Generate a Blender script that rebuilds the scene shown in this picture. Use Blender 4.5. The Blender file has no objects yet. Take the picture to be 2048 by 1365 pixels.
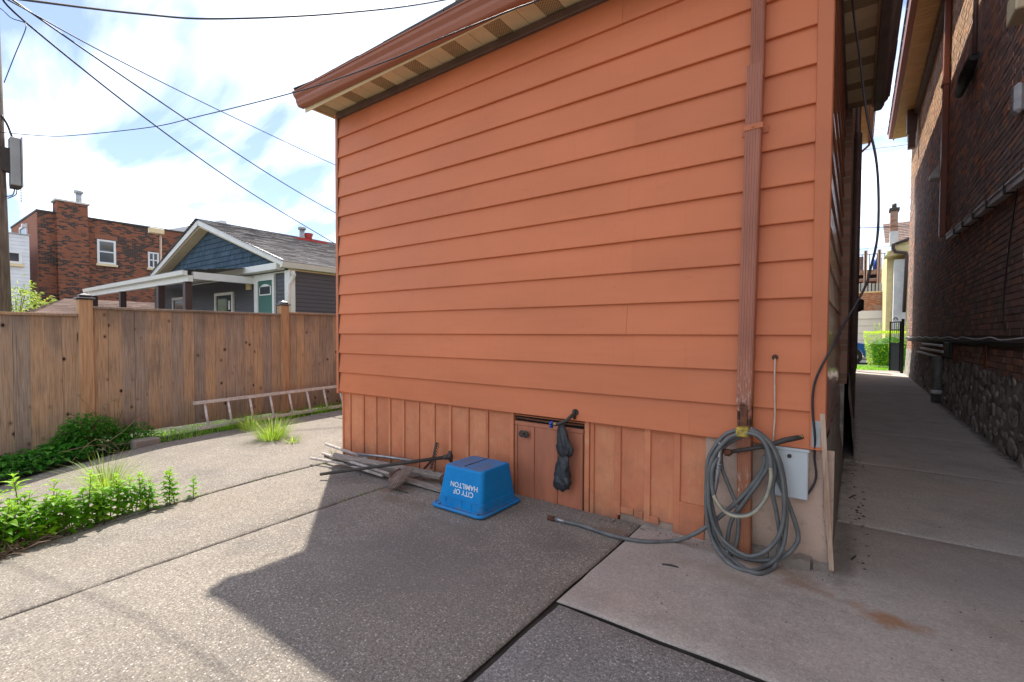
import bpy, math, random
from mathutils import Vector, Matrix, noise as mn

# ------------------------------------------------------------------ camera, world, sun, exposure
scene = bpy.context.scene
COL = scene.collection
FPX, CYP = 948.834, 694.367
PITCH, YAW, ROLL = -0.0263859, 0.628468, 0.00398436
EYE = Vector((0.0775, -2.98918, 1.24899))
cyw, syw = math.cos(YAW), math.sin(YAW); cp, sp = math.cos(PITCH), math.sin(PITCH)
FW = Vector((-syw*cp, cyw*cp, sp)); RT = Vector((cyw, syw, 0)); UP = RT.cross(FW)
cr, sr = math.cos(ROLL), math.sin(ROLL)
RT2 = RT*cr + UP*sr; UP2 = UP*cr - RT*sr
cam_d = bpy.data.cameras.new('camera'); cam = bpy.data.objects.new('camera', cam_d); COL.objects.link(cam)
M = Matrix((( RT2.x, UP2.x, -FW.x, EYE.x), (RT2.y, UP2.y, -FW.y, EYE.y), (RT2.z, UP2.z, -FW.z, EYE.z), (0,0,0,1)))
cam.matrix_world = M
cam_d.sensor_width = 36; cam_d.sensor_fit = 'HORIZONTAL'
cam_d.lens = FPX/2048*36; cam_d.shift_y = (CYP-682.5)/2048
cam_d.clip_start = 0.05; cam_d.clip_end = 600
scene.camera = cam

SUN = Vector((-0.56, 0.44, 1.0)).normalized()
elev = math.asin(SUN.z); azim = math.atan2(SUN.x, SUN.y)
world = bpy.data.worlds.new('World'); scene.world = world; world.use_nodes = True
wn, wl = world.node_tree.nodes, world.node_tree.links
wn.clear()
wo = wn.new('ShaderNodeOutputWorld'); bg = wn.new('ShaderNodeBackground'); bg.inputs[1].default_value = 0.15
sky = wn.new('ShaderNodeTexSky'); sky.sky_type = 'NISHITA'; sky.sun_disc = False
sky.sun_elevation = elev; sky.sun_rotation = azim; sky.air_density = 1.0; sky.dust_density = 0.15; sky.ozone_density = 1.6
tc = wn.new('ShaderNodeTexCoord'); sepw = wn.new('ShaderNodeSeparateXYZ'); wl.new(tc.outputs['Generated'], sepw.inputs[0])
def wmath(op, a, b=None):
    n = wn.new('ShaderNodeMath'); n.operation = op
    for i, s in enumerate((a, b)):
        if s is None: continue
        if isinstance(s, (int, float)): n.inputs[i].default_value = s
        else: wl.new(s, n.inputs[i])
    return n.outputs[0]
zz = wmath('MAXIMUM', wmath('ADD', sepw.outputs[2], 0.22), 0.05)
cmb = wn.new('ShaderNodeCombineXYZ')
wl.new(wmath('DIVIDE', sepw.outputs[0], zz), cmb.inputs[0]); wl.new(wmath('DIVIDE', sepw.outputs[1], zz), cmb.inputs[1])
mpw = wn.new('ShaderNodeMapping'); mpw.inputs['Scale'].default_value = (1.0, 2.1, 1); mpw.inputs['Rotation'].default_value = (0, 0, 0.5)
mpw.inputs['Location'].default_value = (0.35, 1.7, 0)
wl.new(cmb.outputs[0], mpw.inputs[0])
cn = wn.new('ShaderNodeTexNoise'); cn.inputs['Scale'].default_value = 1.15; cn.inputs['Detail'].default_value = 7; cn.inputs['Roughness'].default_value = 0.52
cn.inputs['Distortion'].default_value = 0.35
wl.new(mpw.outputs[0], cn.inputs['Vector'])
crr = wn.new('ShaderNodeValToRGB'); crr.color_ramp.elements[0].position = 0.42; crr.color_ramp.elements[1].position = 0.76
crr.color_ramp.elements[0].color = (0.07,)*3+(1,); crr.color_ramp.elements[1].color = (0.97,)*3+(1,)
wl.new(cn.outputs[0], crr.inputs[0])
wmix = wn.new('ShaderNodeMix'); wmix.data_type = 'RGBA'
wl.new(crr.outputs[0], wmix.inputs[0]); dim = wn.new('ShaderNodeMix'); dim.data_type = 'RGBA'; dim.blend_type = 'MULTIPLY'; dim.inputs[0].default_value = 1.0; wl.new(sky.outputs[0], dim.inputs[6]); dim.inputs[7].default_value = (.27, .275, .31, 1); wl.new(dim.outputs[2], wmix.inputs[6]); wmix.inputs[7].default_value = (5.25, 5.35, 5.5, 1)
wl.new(wmix.outputs[2], bg.inputs[0]); wl.new(bg.outputs[0], wo.inputs[0])
sun_d = bpy.data.lights.new('sun', 'SUN'); sun_d.energy = 2.0; sun_d.angle = math.radians(0.7); sun_d.color = (1.0, 0.94, 0.84)
sun_o = bpy.data.objects.new('sun', sun_d); COL.objects.link(sun_o); sun_o.location = (-20, 15, 40)
sun_o.rotation_euler = SUN.to_track_quat('Z', 'Y').to_euler()
vs = scene.view_settings; vs.view_transform = 'Standard'; vs.look = 'None'; vs.gamma = 1; vs.use_curve_mapping = False
vs.exposure = 1.97
scene.cycles.max_bounces = 8; scene.cycles.diffuse_bounces = 5

# ------------------------------------------------------------------ helpers
def at(px, py, axis, val):
    d = FW + RT2*((px-1024)/FPX) + UP2*((CYP-py)/FPX)
    i = 'xyz'.index(axis)
    return EYE + d*((val-EYE[i])/d[i])
def lerp(a, b, t): return a+(b-a)*t
def interp(x, xs, ys):
    if x <= xs[0]: return ys[0]
    for i in range(1, len(xs)):
        if x <= xs[i]: return lerp(ys[i-1], ys[i], (x-xs[i-1])/(xs[i]-xs[i-1]))
    return ys[-1]
def gz(x, y):
    s = min(max((-x-2.4)/4.2, 0), 1.3)
    return -s*interp(y, (-3.5, -2.5, -1.8, -0.9, 1.5, 5), (.42, .30, .18, .09, .03, .0))
def ground_at(px, py):
    z = 0
    for _ in range(12):
        p = at(px, py, 'z', z); z = gz(p.x, p.y)
    return p

class MB:
    def __init__(s): s.v = []; s.f = []; s.smooth = set()
    def add(s, vs_, fs, smooth=False):
        o = len(s.v); s.v += [tuple(p) for p in vs_]
        for f in fs:
            if smooth: s.smooth.add(len(s.f))
            s.f.append(tuple(i+o for i in f))
        return s
    def box(s, a, b, c=0.0):
        x0, y0, z0 = (min(a[i], b[i]) for i in range(3)); x1, y1, z1 = (max(a[i], b[i]) for i in range(3))
        if c <= 0:
            return s.add([(x0,y0,z0),(x1,y0,z0),(x1,y1,z0),(x0,y1,z0),(x0,y0,z1),(x1,y0,z1),(x1,y1,z1),(x0,y1,z1)],
                  [(0,3,2,1),(4,5,6,7),(0,1,5,4),(1,2,6,5),(2,3,7,6),(3,0,4,7)])
        # chamfered box: 24 verts
        c = min(c, (x1-x0)*.45, (y1-y0)*.45, (z1-z0)*.45)
        V = []; idx = {}
        for i in (0,1):
            for j in (0,1):
                for k in (0,1):
                    X, Y, Z = (x0,x1)[i], (y0,y1)[j], (z0,z1)[k]
                    xi, yi, zi = X+(c if i==0 else -c), Y+(c if j==0 else -c), Z+(c if k==0 else -c)
                    idx[(i,j,k,'x')] = len(V); V.append((X, yi, zi))
                    idx[(i,j,k,'y')] = len(V); V.append((xi, Y, zi))
                    idx[(i,j,k,'z')] = len(V); V.append((xi, yi, Z))
        F = []
        for i in (0,1): F.append([idx[(i,j,k,'x')] for j,k in ((0,0),(1,0),(1,1),(0,1))][::(1 if i else -1)])
        for j in (0,1): F.append([idx[(i,j,k,'y')] for i,k in ((0,0),(1,0),(1,1),(0,1))][::(-1 if j else 1)])
        for k in (0,1): F.append([idx[(i,j,k,'z')] for i,j in ((0,0),(1,0),(1,1),(0,1))][::(1 if k else -1)])
        for j in (0,1):
            for k in (0,1): F.append([idx[(0,j,k,'y')], idx[(1,j,k,'y')], idx[(1,j,k,'z')], idx[(0,j,k,'z')]])
        for i in (0,1):
            for k in (0,1): F.append([idx[(i,0,k,'x')], idx[(i,1,k,'x')], idx[(i,1,k,'z')], idx[(i,0,k,'z')]])
        for i in (0,1):
            for j in (0,1): F.append([idx[(i,j,0,'x')], idx[(i,j,1,'x')], idx[(i,j,1,'y')], idx[(i,j,0,'y')]])
        for i in (0,1):
            for j in (0,1):
                for k in (0,1): F.append([idx[(i,j,k,'x')], idx[(i,j,k,'y')], idx[(i,j,k,'z')]])
        ctr = Vector(((x0+x1)/2, (y0+y1)/2, (z0+z1)/2)); G = []
        for f in F:
            p = [Vector(V[t]) for t in f]; n = (p[1]-p[0]).cross(p[2]-p[0]); m = sum(p, Vector())/len(p)
            G.append(f if n.dot(m-ctr) > 0 else f[::-1])
        return s.add(V, G)
    def obox(s, ctr, ax, ay, az):      # oriented box from half vectors
        c = Vector(ctr); V = [c+ax*i+ay*j+az*k for k in (-1,1) for i, j in ((-1,-1),(1,-1),(1,1),(-1,1))]
        F = [(0,3,2,1),(4,5,6,7),(0,1,5,4),(1,2,6,5),(2,3,7,6),(3,0,4,7)]
        if ax.cross(ay).dot(az) < 0: F = [f[::-1] for f in F]
        return s.add(V, F)
    def beam(s, a, b, w, h, up=(0,0,1)):
        a, b = Vector(a), Vector(b); d = (b-a); L = d.length; d.normalize()
        u = Vector(up); sd = d.cross(u)
        if sd.length < 1e-4: sd = d.cross(Vector((1,0,0)))
        sd.normalize(); u = sd.cross(d)
        return s.obox((a+b)/2, d*(L/2), sd*(w/2), u*(h/2))
    def tube(s, pts, r, n=8, cap=True, smooth=True):
        pts = [Vector(p) for p in pts]; m = len(pts)
        rs = r if isinstance(r, (list, tuple)) else [r]*m
        t0 = (pts[1]-pts[0]).normalized(); u = t0.orthogonal().normalized(); V = []
        for i, p in enumerate(pts):
            t = (pts[min(i+1, m-1)]-pts[max(i-1, 0)]).normalized()
            u = (u-t*u.dot(t)); u = u.normalized() if u.length > 1e-6 else t.orthogonal().normalized()
            w = t.cross(u)
            for k in range(n):
                a = 2*math.pi*k/n; V.append(p+(u*math.cos(a)+w*math.sin(a))*rs[i])
        F = [(i*n+k, i*n+(k+1)%n, (i+1)*n+(k+1)%n, (i+1)*n+k) for i in range(m-1) for k in range(n)]
        s.add(V, F, smooth)
        if cap:
            o = len(s.v)-m*n
            s.f.append(tuple(o+k for k in range(n))[::-1]); s.f.append(tuple(o+(m-1)*n+k for k in range(n)))
        return s
    def prism(s, poly, vec, smooth=False):       # poly: 3d points, extruded by vec
        n = len(poly); P = [Vector(p) for p in poly]; Q = [p+Vector(vec) for p in P]
        nrm = Vector()
        for i in range(n): nrm += P[i].cross(P[(i+1) % n])
        side = [(i, (i+1) % n, n+(i+1) % n, n+i) for i in range(n)]
        caps = [tuple(range(n))[::-1], tuple(range(n, 2*n))]
        if nrm.dot(Vector(vec)) < 0: side = [f[::-1] for f in side]; caps = [c[::-1] for c in caps]
        s.add(P+Q, side+caps)
        return s
    def leaf(s, base, d, up, L, w, fold=.25, droop=.3):
        base, d, up = Vector(base), Vector(d).normalized(), Vector(up)
        sd = d.cross(up); sd = sd.normalized() if sd.length > 1e-4 else d.orthogonal().normalized()
        n = sd.cross(d)
        m = base+d*L*.45+n*L*.05; tip = base+d*L-n*L*droop
        a = m+sd*w/2+n*w*fold; b = m-sd*w/2+n*w*fold
        m2 = base+d*L*.75-n*L*droop*.35; a2 = m2+sd*w*.3+n*w*fold*.6; b2 = m2-sd*w*.3+n*w*fold*.6
        return s.add([base, a, m, b, a2, m2, b2, tip], [(0,1,2),(0,2,3),(1,4,5,2),(2,5,6,3),(4,7,5),(5,7,6)])
    def blade(s, base, d, L, w, bend):
        base = Vector(base); d = Vector(d).normalized(); h = Vector((d.x, d.y, 0)); h = h.normalized() if h.length > .01 else Vector((1,0,0))
        sd = d.cross(Vector((0,0,1))); sd = sd.normalized() if sd.length > 1e-3 else Vector((1,0,0))
        P = []
        for i in range(5):
            t = i/4; P.append(base+d*(L*t)+h*(bend*L*t*t)-Vector((0,0,1))*(bend*L*.55*t*t*t))
        V = []
        for i, p in enumerate(P[:4]):
            ww = w*(1-.22*i)/2; V += [p+sd*ww, p-sd*ww]
        V.append(P[4])
        return s.add(V, [(0,1,3,2),(2,3,5,4),(4,5,7,6),(6,7,8)])
    def mesh(s, name):
        me = bpy.data.meshes.new(name); me.from_pydata(s.v, [], s.f); me.update()
        if s.smooth:
            for i in s.smooth: me.polygons[i].use_smooth = True
        return me
    def build(s, name, mat_, parent=None, kind=None, label=None, shift=None):
        off = None
        if parent is not None:
            off = parent.get('_org')
            off = Vector(off) if off is not None else None
        if off is not None: s.v = [(p[0]-off[0], p[1]-off[1], p[2]-off[2]) for p in s.v]
        o = bpy.data.objects.new(name, s.mesh(name)); COL.objects.link(o)
        if mat_ is not None: o.data.materials.append(mat_)
        if parent is not None:
            o.parent = parent
            if off is not None: o['_org'] = tuple(off)
        if kind: o['kind'] = kind
        if label: o['label'] = label
        return o
def tag(o, label=None, cat=None, group=None, kind=None):
    if label: o['label'] = label
    if cat: o['category'] = cat
    if group: o['group'] = group
    if kind: o['kind'] = kind
    return o
def thing(name, loc, label, cat, group=None):
    o = bpy.data.objects.new(name, None); COL.objects.link(o); o.location = loc; o.empty_display_size = .1
    o['_org'] = tuple(loc)
    return tag(o, label, cat, group)
def solo(mb, name, mat_, loc, label, cat, group=None, kind=None):   # a thing that is one mesh
    loc = Vector(loc); mb.v = [(p[0]-loc.x, p[1]-loc.y, p[2]-loc.z) for p in mb.v]
    o = mb.build(name, mat_); o.location = loc
    return tag(o, label, cat, group, kind)
def inst(me, name, parent, loc, rot=(0,0,0), scale=None):
    o = bpy.data.objects.new(name, me); COL.objects.link(o); o.parent = parent
    org = Vector(parent.get('_org') or (0,0,0)); o.location = Vector(loc)-org; o.rotation_euler = rot
    if scale: o.scale = scale
    return o

# ------------------------------------------------------------------ materials
class NT:
    def __init__(s, name, rough=.7, metallic=0.0, spec=.5):
        s.m = bpy.data.materials.new(name); s.m.use_nodes = True; s.n = s.m.node_tree.nodes; s.l = s.m.node_tree.links
        s.p = s.n['Principled BSDF']; s.p.inputs['Roughness'].default_value = rough; s.p.inputs['Metallic'].default_value = metallic
        s.p.inputs['Specular IOR Level'].default_value = spec
        s.co = s.n.new('ShaderNodeTexCoord').outputs['Object']
    def put(s, sock, v):
        if v is None: return
        if hasattr(v, 'links') or isinstance(v, bpy.types.NodeSocket): s.l.new(v, sock)
        else:
            if isinstance(v, tuple) and len(v) == 3 and sock.type == 'RGBA': v = v+(1,)
            sock.default_value = v
    def math(s, op, a, b=None, clamp=False):
        n = s.n.new('ShaderNodeMath'); n.operation = op; n.use_clamp = clamp; s.put(n.inputs[0], a); s.put(n.inputs[1], b); return n.outputs[0]
    def mix(s, f, a, b, mode='MIX'):
        n = s.n.new('ShaderNodeMix'); n.data_type = 'RGBA'; n.blend_type = mode; s.put(n.inputs[0], f); s.put(n.inputs[6], a); s.put(n.inputs[7], b); return n.outputs[2]
    def map(s, scale=(1,1,1), rot=(0,0,0), loc=(0,0,0), co=None):
        n = s.n.new('ShaderNodeMapping'); s.l.new(co or s.co, n.inputs[0]); n.inputs['Scale'].default_value = scale
        n.inputs['Rotation'].default_value = rot; n.inputs['Location'].default_value = loc; return n.outputs[0]
    def noise(s, scale, det=4, rough=.55, co=None, dist=0, out=0):
        n = s.n.new('ShaderNodeTexNoise'); n.inputs['Scale'].default_value = scale; n.inputs['Detail'].default_value = det
        n.inputs['Roughness'].default_value = rough; n.inputs['Distortion'].default_value = dist; s.l.new(co or s.co, n.inputs['Vector']); return n.outputs[out]
    def vor(s, scale, co=None, feat='F1', out='Distance', rnd=1.0):
        n = s.n.new('ShaderNodeTexVoronoi'); n.feature = feat; n.inputs['Scale'].default_value = scale; n.inputs['Randomness'].default_value = rnd
        s.l.new(co or s.co, n.inputs['Vector']); return n.outputs[out]
    def ramp(s, f, stops, interp='LINEAR'):
        n = s.n.new('ShaderNodeValToRGB'); n.color_ramp.interpolation = interp; e = n.color_ramp.elements
        while len(e) < len(stops): e.new(.5)
        for i, (p, c) in enumerate(stops):
            e[i].position = p
            e[i].color = (c+(1,)) if isinstance(c, tuple) else (c, c, c, 1)
        s.put(n.inputs[0], f); return n.outputs[0]
    def rng(s, f, a, b, c=0.0, d=1.0):
        n = s.n.new('ShaderNodeMapRange'); s.put(n.inputs[0], f)
        for i, v in enumerate((a, b, c, d)): n.inputs[i+1].default_value = v
        return n.outputs[0]
    def bump(s, h, strength=.3, dist=.01, prev=None):
        n = s.n.new('ShaderNodeBump'); n.inputs['Strength'].default_value = strength; n.inputs['Distance'].default_value = dist
        s.l.new(h, n.inputs['Height'])
        if prev: s.l.new(prev, n.inputs['Normal'])
        return n.outputs[0]
    def rand(s):
        n = s.n.new('ShaderNodeObjectInfo'); return n.outputs['Random']
    def island(s):
        n = s.n.new('ShaderNodeNewGeometry'); return n.outputs['Random Per Island']
    def sep(s, co=None):
        n = s.n.new('ShaderNodeSeparateXYZ'); s.l.new(co or s.co, n.inputs[0]); return n.outputs
    def shifted(s, rnd, k=37.0):
        n = s.n.new('ShaderNodeVectorMath'); n.operation = 'ADD'; s.l.new(s.co, n.inputs[0])
        c = s.n.new('ShaderNodeCombineXYZ')
        for i, m_ in enumerate((1.0, .73, 1.31)): s.l.new(s.math('MULTIPLY', rnd, k*m_), c.inputs[i])
        s.l.new(c.outputs[0], n.inputs[1]); return n.outputs[0]
    def val(s, col, v):
        n = s.n.new('ShaderNodeHueSaturation'); s.put(n.inputs['Color'], col); s.put(n.inputs['Value'], v); return n.outputs[0]
    def done(s, col=None, rough=None, normal=None):
        if col is not None: s.put(s.p.inputs['Base Color'], col)
        if rough is not None: s.put(s.p.inputs['Roughness'], rough)
        if normal is not None: s.l.new(normal, s.p.inputs['Normal'])
        return s.m
def simple(name, c1, c2=None, scale=6, rough=.6, bump=.15, bscale=None, stretch=(1,1,1), rnd=.0, island=.0, metallic=0, det=5, spec=.5, dist=.004, lo=.35, hi=.65):
    t = NT(name, rough, metallic, spec); c2 = c2 or tuple(x*.75 for x in c1)
    r = t.rand() if rnd else None
    co = t.shifted(r) if rnd else t.co
    co = t.map(stretch, co=co)
    n1 = t.noise(scale, det, co=co); col = t.ramp(n1, [(lo, c1), (hi, c2)])
    if rnd: col = t.val(col, t.rng(r, 0, 1, 1-rnd, 1+rnd))
    if island: col = t.val(col, t.rng(t.island(), 0, 1, 1-island, 1+island))
    nm = t.bump(t.noise(bscale or scale*8, 4, co=co), bump, dist) if bump else None
    return t.done(col, t.rng(n1, .3, .7, rough*.88, min(1, rough*1.1)), nm)

def m_concrete(name, base=(.33,.30,.26), dark=(.17,.155,.14), smooth=0.0, spots=()):
    t = NT(name, .9, 0, .25)
    big = t.noise(.9, 6, .62); mid = t.noise(5, 6, .65, co=t.map((1,1.5,1), rot=(0,0,.5))); fine = t.noise(70, 3, .7)
    col = t.ramp(big, [(.28, tuple(x*.78 for x in base)), (.5, base), (.72, tuple(min(1, x*1.10) for x in base))])
    col = t.mix(t.rng(mid, .48, .78, 0, .55), col, tuple(x*.66 for x in base))
    col = t.mix(t.rng(mid, .46, .25, 0, .35), col, tuple(min(1, x*1.2) for x in base))
    stain = t.noise(1.7, 7, .7, co=t.map(loc=(7,3,0)))
    col = t.mix(t.rng(stain, .50, .66, 0, .8), col, dark)
    wm = t.noise(.55, 5, .6, co=t.map(loc=(1,8,0))); col = t.mix(t.rng(wm, .5, .7, 0, .45), col, (base[0]*1.12, base[1]*.98, base[2]*.80))
    # exposed aggregate
    v = t.vor(105, feat='F1'); vc = t.vor(105, feat='F1', out='Color'); vsx = t.sep(vc)
    peb = t.math('MULTIPLY', t.rng(v, .50, .28, 0, 1), t.rng(vsx[0], .25, .40, 0, 1))
    pc = t.ramp(vsx[1], [(0, (.06,.055,.05)), (.3, (.16,.15,.14)), (.55, (.32,.29,.25)), (.8, (.50,.46,.40)), (1, (.85,.82,.76))])
    col = t.mix(t.math('MULTIPLY', peb, .8*(1-smooth)), col, pc)
    gr = t.noise(135, 2, .85)
    col = t.mix(t.rng(gr, .45, .30, 0, .85*(1-.8*smooth)), col, tuple(x*.3 for x in base))
    wear = t.rng(t.noise(1.4, 6, .7, co=t.map(loc=(5,5,2))), .36, .62, .25, 1.0)
    col = t.mix(t.math('MULTIPLY', wear, t.rng(gr, .57, .70, 0, .95*(1-.8*smooth))), col, tuple(min(1, x*2.5) for x in base))
    col = t.mix(t.rng(fine, .35, .65, 0, .35*(1-.5*smooth)), col, tuple(x*.6 for x in base))
    g2 = t.noise(70, 3, .8, co=t.map(loc=(9,2,0)))
    col = t.mix(t.rng(g2, .50, .32, 0, .75*(1-.8*smooth)), col, tuple(x*.38 for x in base))
    col = t.mix(t.math('MULTIPLY', wear, t.rng(g2, .54, .70, 0, .65*(1-.8*smooth))), col, tuple(min(1, x*1.9) for x in base))
    # position-anchored stains: (x, y, rx, ry, colour, strength)
    for (sx, sy_, rx, ry, sc, st) in spots:
        mp = t.map((1/rx, 1/ry, 0), loc=(-sx/rx, -sy_/ry, 0))
        ln = t.n.new('ShaderNodeVectorMath'); ln.operation = 'LENGTH'; t.l.new(mp, ln.inputs[0])
        dd = t.math('ADD', ln.outputs['Value'], t.rng(t.noise(9, 5, .65, co=t.map(loc=(sx*3, sy_*5, 0))), .3, .7, -.45, .45))
        col = t.mix(t.rng(dd, 1.0, .25, 0, st), col, sc)
    h = t.math('ADD', t.math('MULTIPLY', t.noise(120, 5, .75), 1.0), t.math('MULTIPLY', mid, .6))
    nm = t.bump(h, .34*(1-.5*smooth), .005); nm = t.bump(t.math('MULTIPLY', peb, 1), .15*(1-smooth), .003, nm)
    return t.done(col, .92, nm)

RUST = (.19,.075,.025); GREY = (.12,.11,.10); BROWN = (.17,.12,.08)
SPOTS_C = [(-2.75,-.62,.16,.10,BROWN,.6), (-2.98,-.50,.10,.08,RUST,.55), (-3.6,-.35,.45,.22,GREY,.55), (-2.5,-.6,.25,.12,(.15,.12,.09),.45),
           (-1.35,-.55,.28,.20,GREY,.5), (-1.9,-1.2,.9,.55,(.16,.15,.14),.45), (-2.0,-.75,.5,.1,(.16,.14,.12),.4), (-1.15,-.2,.2,.08,BROWN,.6), (-2.9,-1.1,.35,.2,(.17,.16,.15),.4)]
SPOTS_D = [(.22,-.36,.13,.09,(.30,.13,.045),.75), (.10,-.30,.06,.05,(.34,.17,.08),.45), (-.25,-.16,.26,.09,(.23,.13,.07),.6), (-.45,-.35,.4,.12,(.27,.20,.13),.35),
           (-.1,-.25,.16,.08,(.22,.11,.06),.55), (.04,.3,.08,.7,(.16,.14,.13),.6), (.8,.35,.5,.35,(.32,.28,.28),.35)]
M_slab = m_concrete('aggregate_concrete', base=(.262,.230,.192), spots=SPOTS_C)
M_slab2 = m_concrete('grey_aggregate_concrete', base=(.25,.232,.212), dark=(.14,.13,.12), spots=[])
M_slabs = m_concrete('smooth_concrete', base=(.42,.36,.312), dark=(.27,.24,.215), smooth=.75, spots=SPOTS_D)
M_alley = m_concrete('alley_concrete', base=(.57,.51,.45), dark=(.38,.34,.30), smooth=.6, spots=[(.02,4,.1,3,(.07,.065,.06),.7),(1.36,6,.1,5,(.07,.065,.06),.7)])

def m_siding(name, base=(.60,.192,.087), gloss=.5, amt=1.0):
    t = NT(name, gloss, 0, .22 if gloss > .3 else .6)
    big = t.noise(.8, 4, co=t.map((1,1,2.2))); col = t.ramp(big, [(.3, tuple(x*.90 for x in base)), (.7, tuple(x*1.07 for x in base))])
    run = t.noise(6, 5, .6, co=t.map((4.5,4.5,.25))); col = t.mix(t.rng(run, .54, .80, 0, .14*amt), col, tuple(x*.62 for x in base))
    chalk = t.noise(3, 5, .6, co=t.map((.6,.6,1.2), loc=(4,4,4))); col = t.mix(t.rng(chalk, .5, .75, 0, .10*amt), col, (.68,.26,.13))
    scuff = t.noise(45, 3, .7, co=t.map((1,1,.35))); col = t.mix(t.rng(scuff, .68, .75, 0, .25*amt), col, (.25,.09,.05))
    col = t.val(col, t.rng(t.rand(), 0, 1, .965, 1.035))
    sm = t.noise(5, 4, .7, co=t.map((.5,.5,1.6), loc=(2,9,1))); col = t.mix(t.rng(sm, .66, .74, 0, .22*amt), col, (.34,.12,.07))
    nm = t.bump(t.noise(1.6, 2, co=t.map((1.0,1.0,4))), .8, .014); nm = t.bump(t.noise(160, 2), .06, .002, nm)
    return t.done(col, t.rng(big, .3, .7, gloss*.85, gloss*1.15), nm)
M_siding = m_siding('terracotta_siding_paint')
M_trim = m_siding('terracotta_trim_paint', (.55,.178,.083), .5)
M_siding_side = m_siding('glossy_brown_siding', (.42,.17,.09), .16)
M_gutter = m_siding('brown_gutter_paint', (.35,.14,.092), .42)
M_brownd = simple('dark_brown_metal', (.14,.088,.072), (.10,.066,.056), 8, .45)

def m_skirt():
    t = NT('weathered_orange_wood_paint', .62, 0, .3); r = t.rand(); co = t.shifted(r)
    z = t.sep()[2]
    n1 = t.noise(2.2, 6, .65, co=t.map((1,1,1), co=co)); g = t.noise(7, 5, .6, co=t.map((9,9,.6), co=co))
    base = t.ramp(n1, [(.3, (.52,.165,.08)), (.5, (.60,.215,.105)), (.7, (.67,.29,.145))])
    col = t.mix(t.rng(g, .5, .75, 0, .35), base, (.46,.155,.075))
    col = t.mix(t.rng(t.noise(12, 4, .7, co=co), .62, .72, 0, .5), col, (.62,.36,.22))
    dirt = t.math('ADD', t.rng(z, .16, .0, 0, 1), t.rng(t.noise(10, 4), .35, .7, -.35, .35))
    col = t.mix(t.math('MULTIPLY', dirt, .6, True), col, (.22,.12,.08))
    col = t.val(col, t.rng(r, 0, 1, .93, 1.07))
    return t.done(col, .6, t.bump(g, .3, .003))
M_skirt = m_skirt()
M_door = simple('reddish_brown_door_paint', (.46,.16,.085), (.36,.13,.07), 4, .5, .12, stretch=(3,3,.7), rnd=.05)
M_black = simple('black_void', (.012,.011,.010), (.02,.018,.016), 8, .9)

def m_soffit():
    t = NT('cream_soffit_metal', .5, 0, .4); b = (.74,.60,.37)
    n = t.noise(4, 5, .6); col = t.ramp(n, [(.35, b), (.7, (.64,.50,.30))]); col = t.mix(t.rng(t.noise(50, 3), .62, .75, 0, .4), col, (.33,.25,.15))
    col = t.val(col, t.rng(t.rand(), 0, 1, .95, 1.05))
    return t.done(col, .5, t.bump(n, .1, .002))
M_soffit = m_soffit()
def m_vent():
    t = NT('perforated_soffit_metal', .6, 0, .3)
    v = t.vor(62, co=t.map((1,1,0), rot=(0,0,.785)), rnd=0.0)
    hole = t.rng(v, .33, .27, 0, 1)
    col = t.mix(hole, t.ramp(t.noise(8,4), [(.3,(.50,.37,.21)),(.7,(.42,.30,.16))]), (.10,.065,.035))
    return t.done(col, .6, t.bump(hole, -.4, .003))
M_vent = m_vent()

def m_foundation(name='parged_foundation', base=(.33,.235,.175)):
    t = NT(name, .9, 0, .2); n = t.noise(3.5, 7, .65); n2 = t.noise(14, 6, .7)
    col = t.ramp(n, [(.3, tuple(x*.72 for x in base)), (.5, base), (.72, tuple(x*1.2 for x in base))])
    col = t.mix(t.rng(n2, .55, .72, 0, .5), col, (.20,.15,.12))
    z = t.sep()[2]; col = t.mix(t.math('MULTIPLY', t.math('ADD', t.rng(z, .13, .0, 0, 1), t.rng(n2, .4, .7, -.3, .3)), .6, True), col, (.15,.12,.10))
    return t.done(col, .9, t.bump(t.noise(60, 5, .7), .5, .006))
M_found = m_foundation('parged_foundation', (.50,.36,.28))
M_found2 = m_foundation('side_foundation', (.30,.26,.22))

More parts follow.
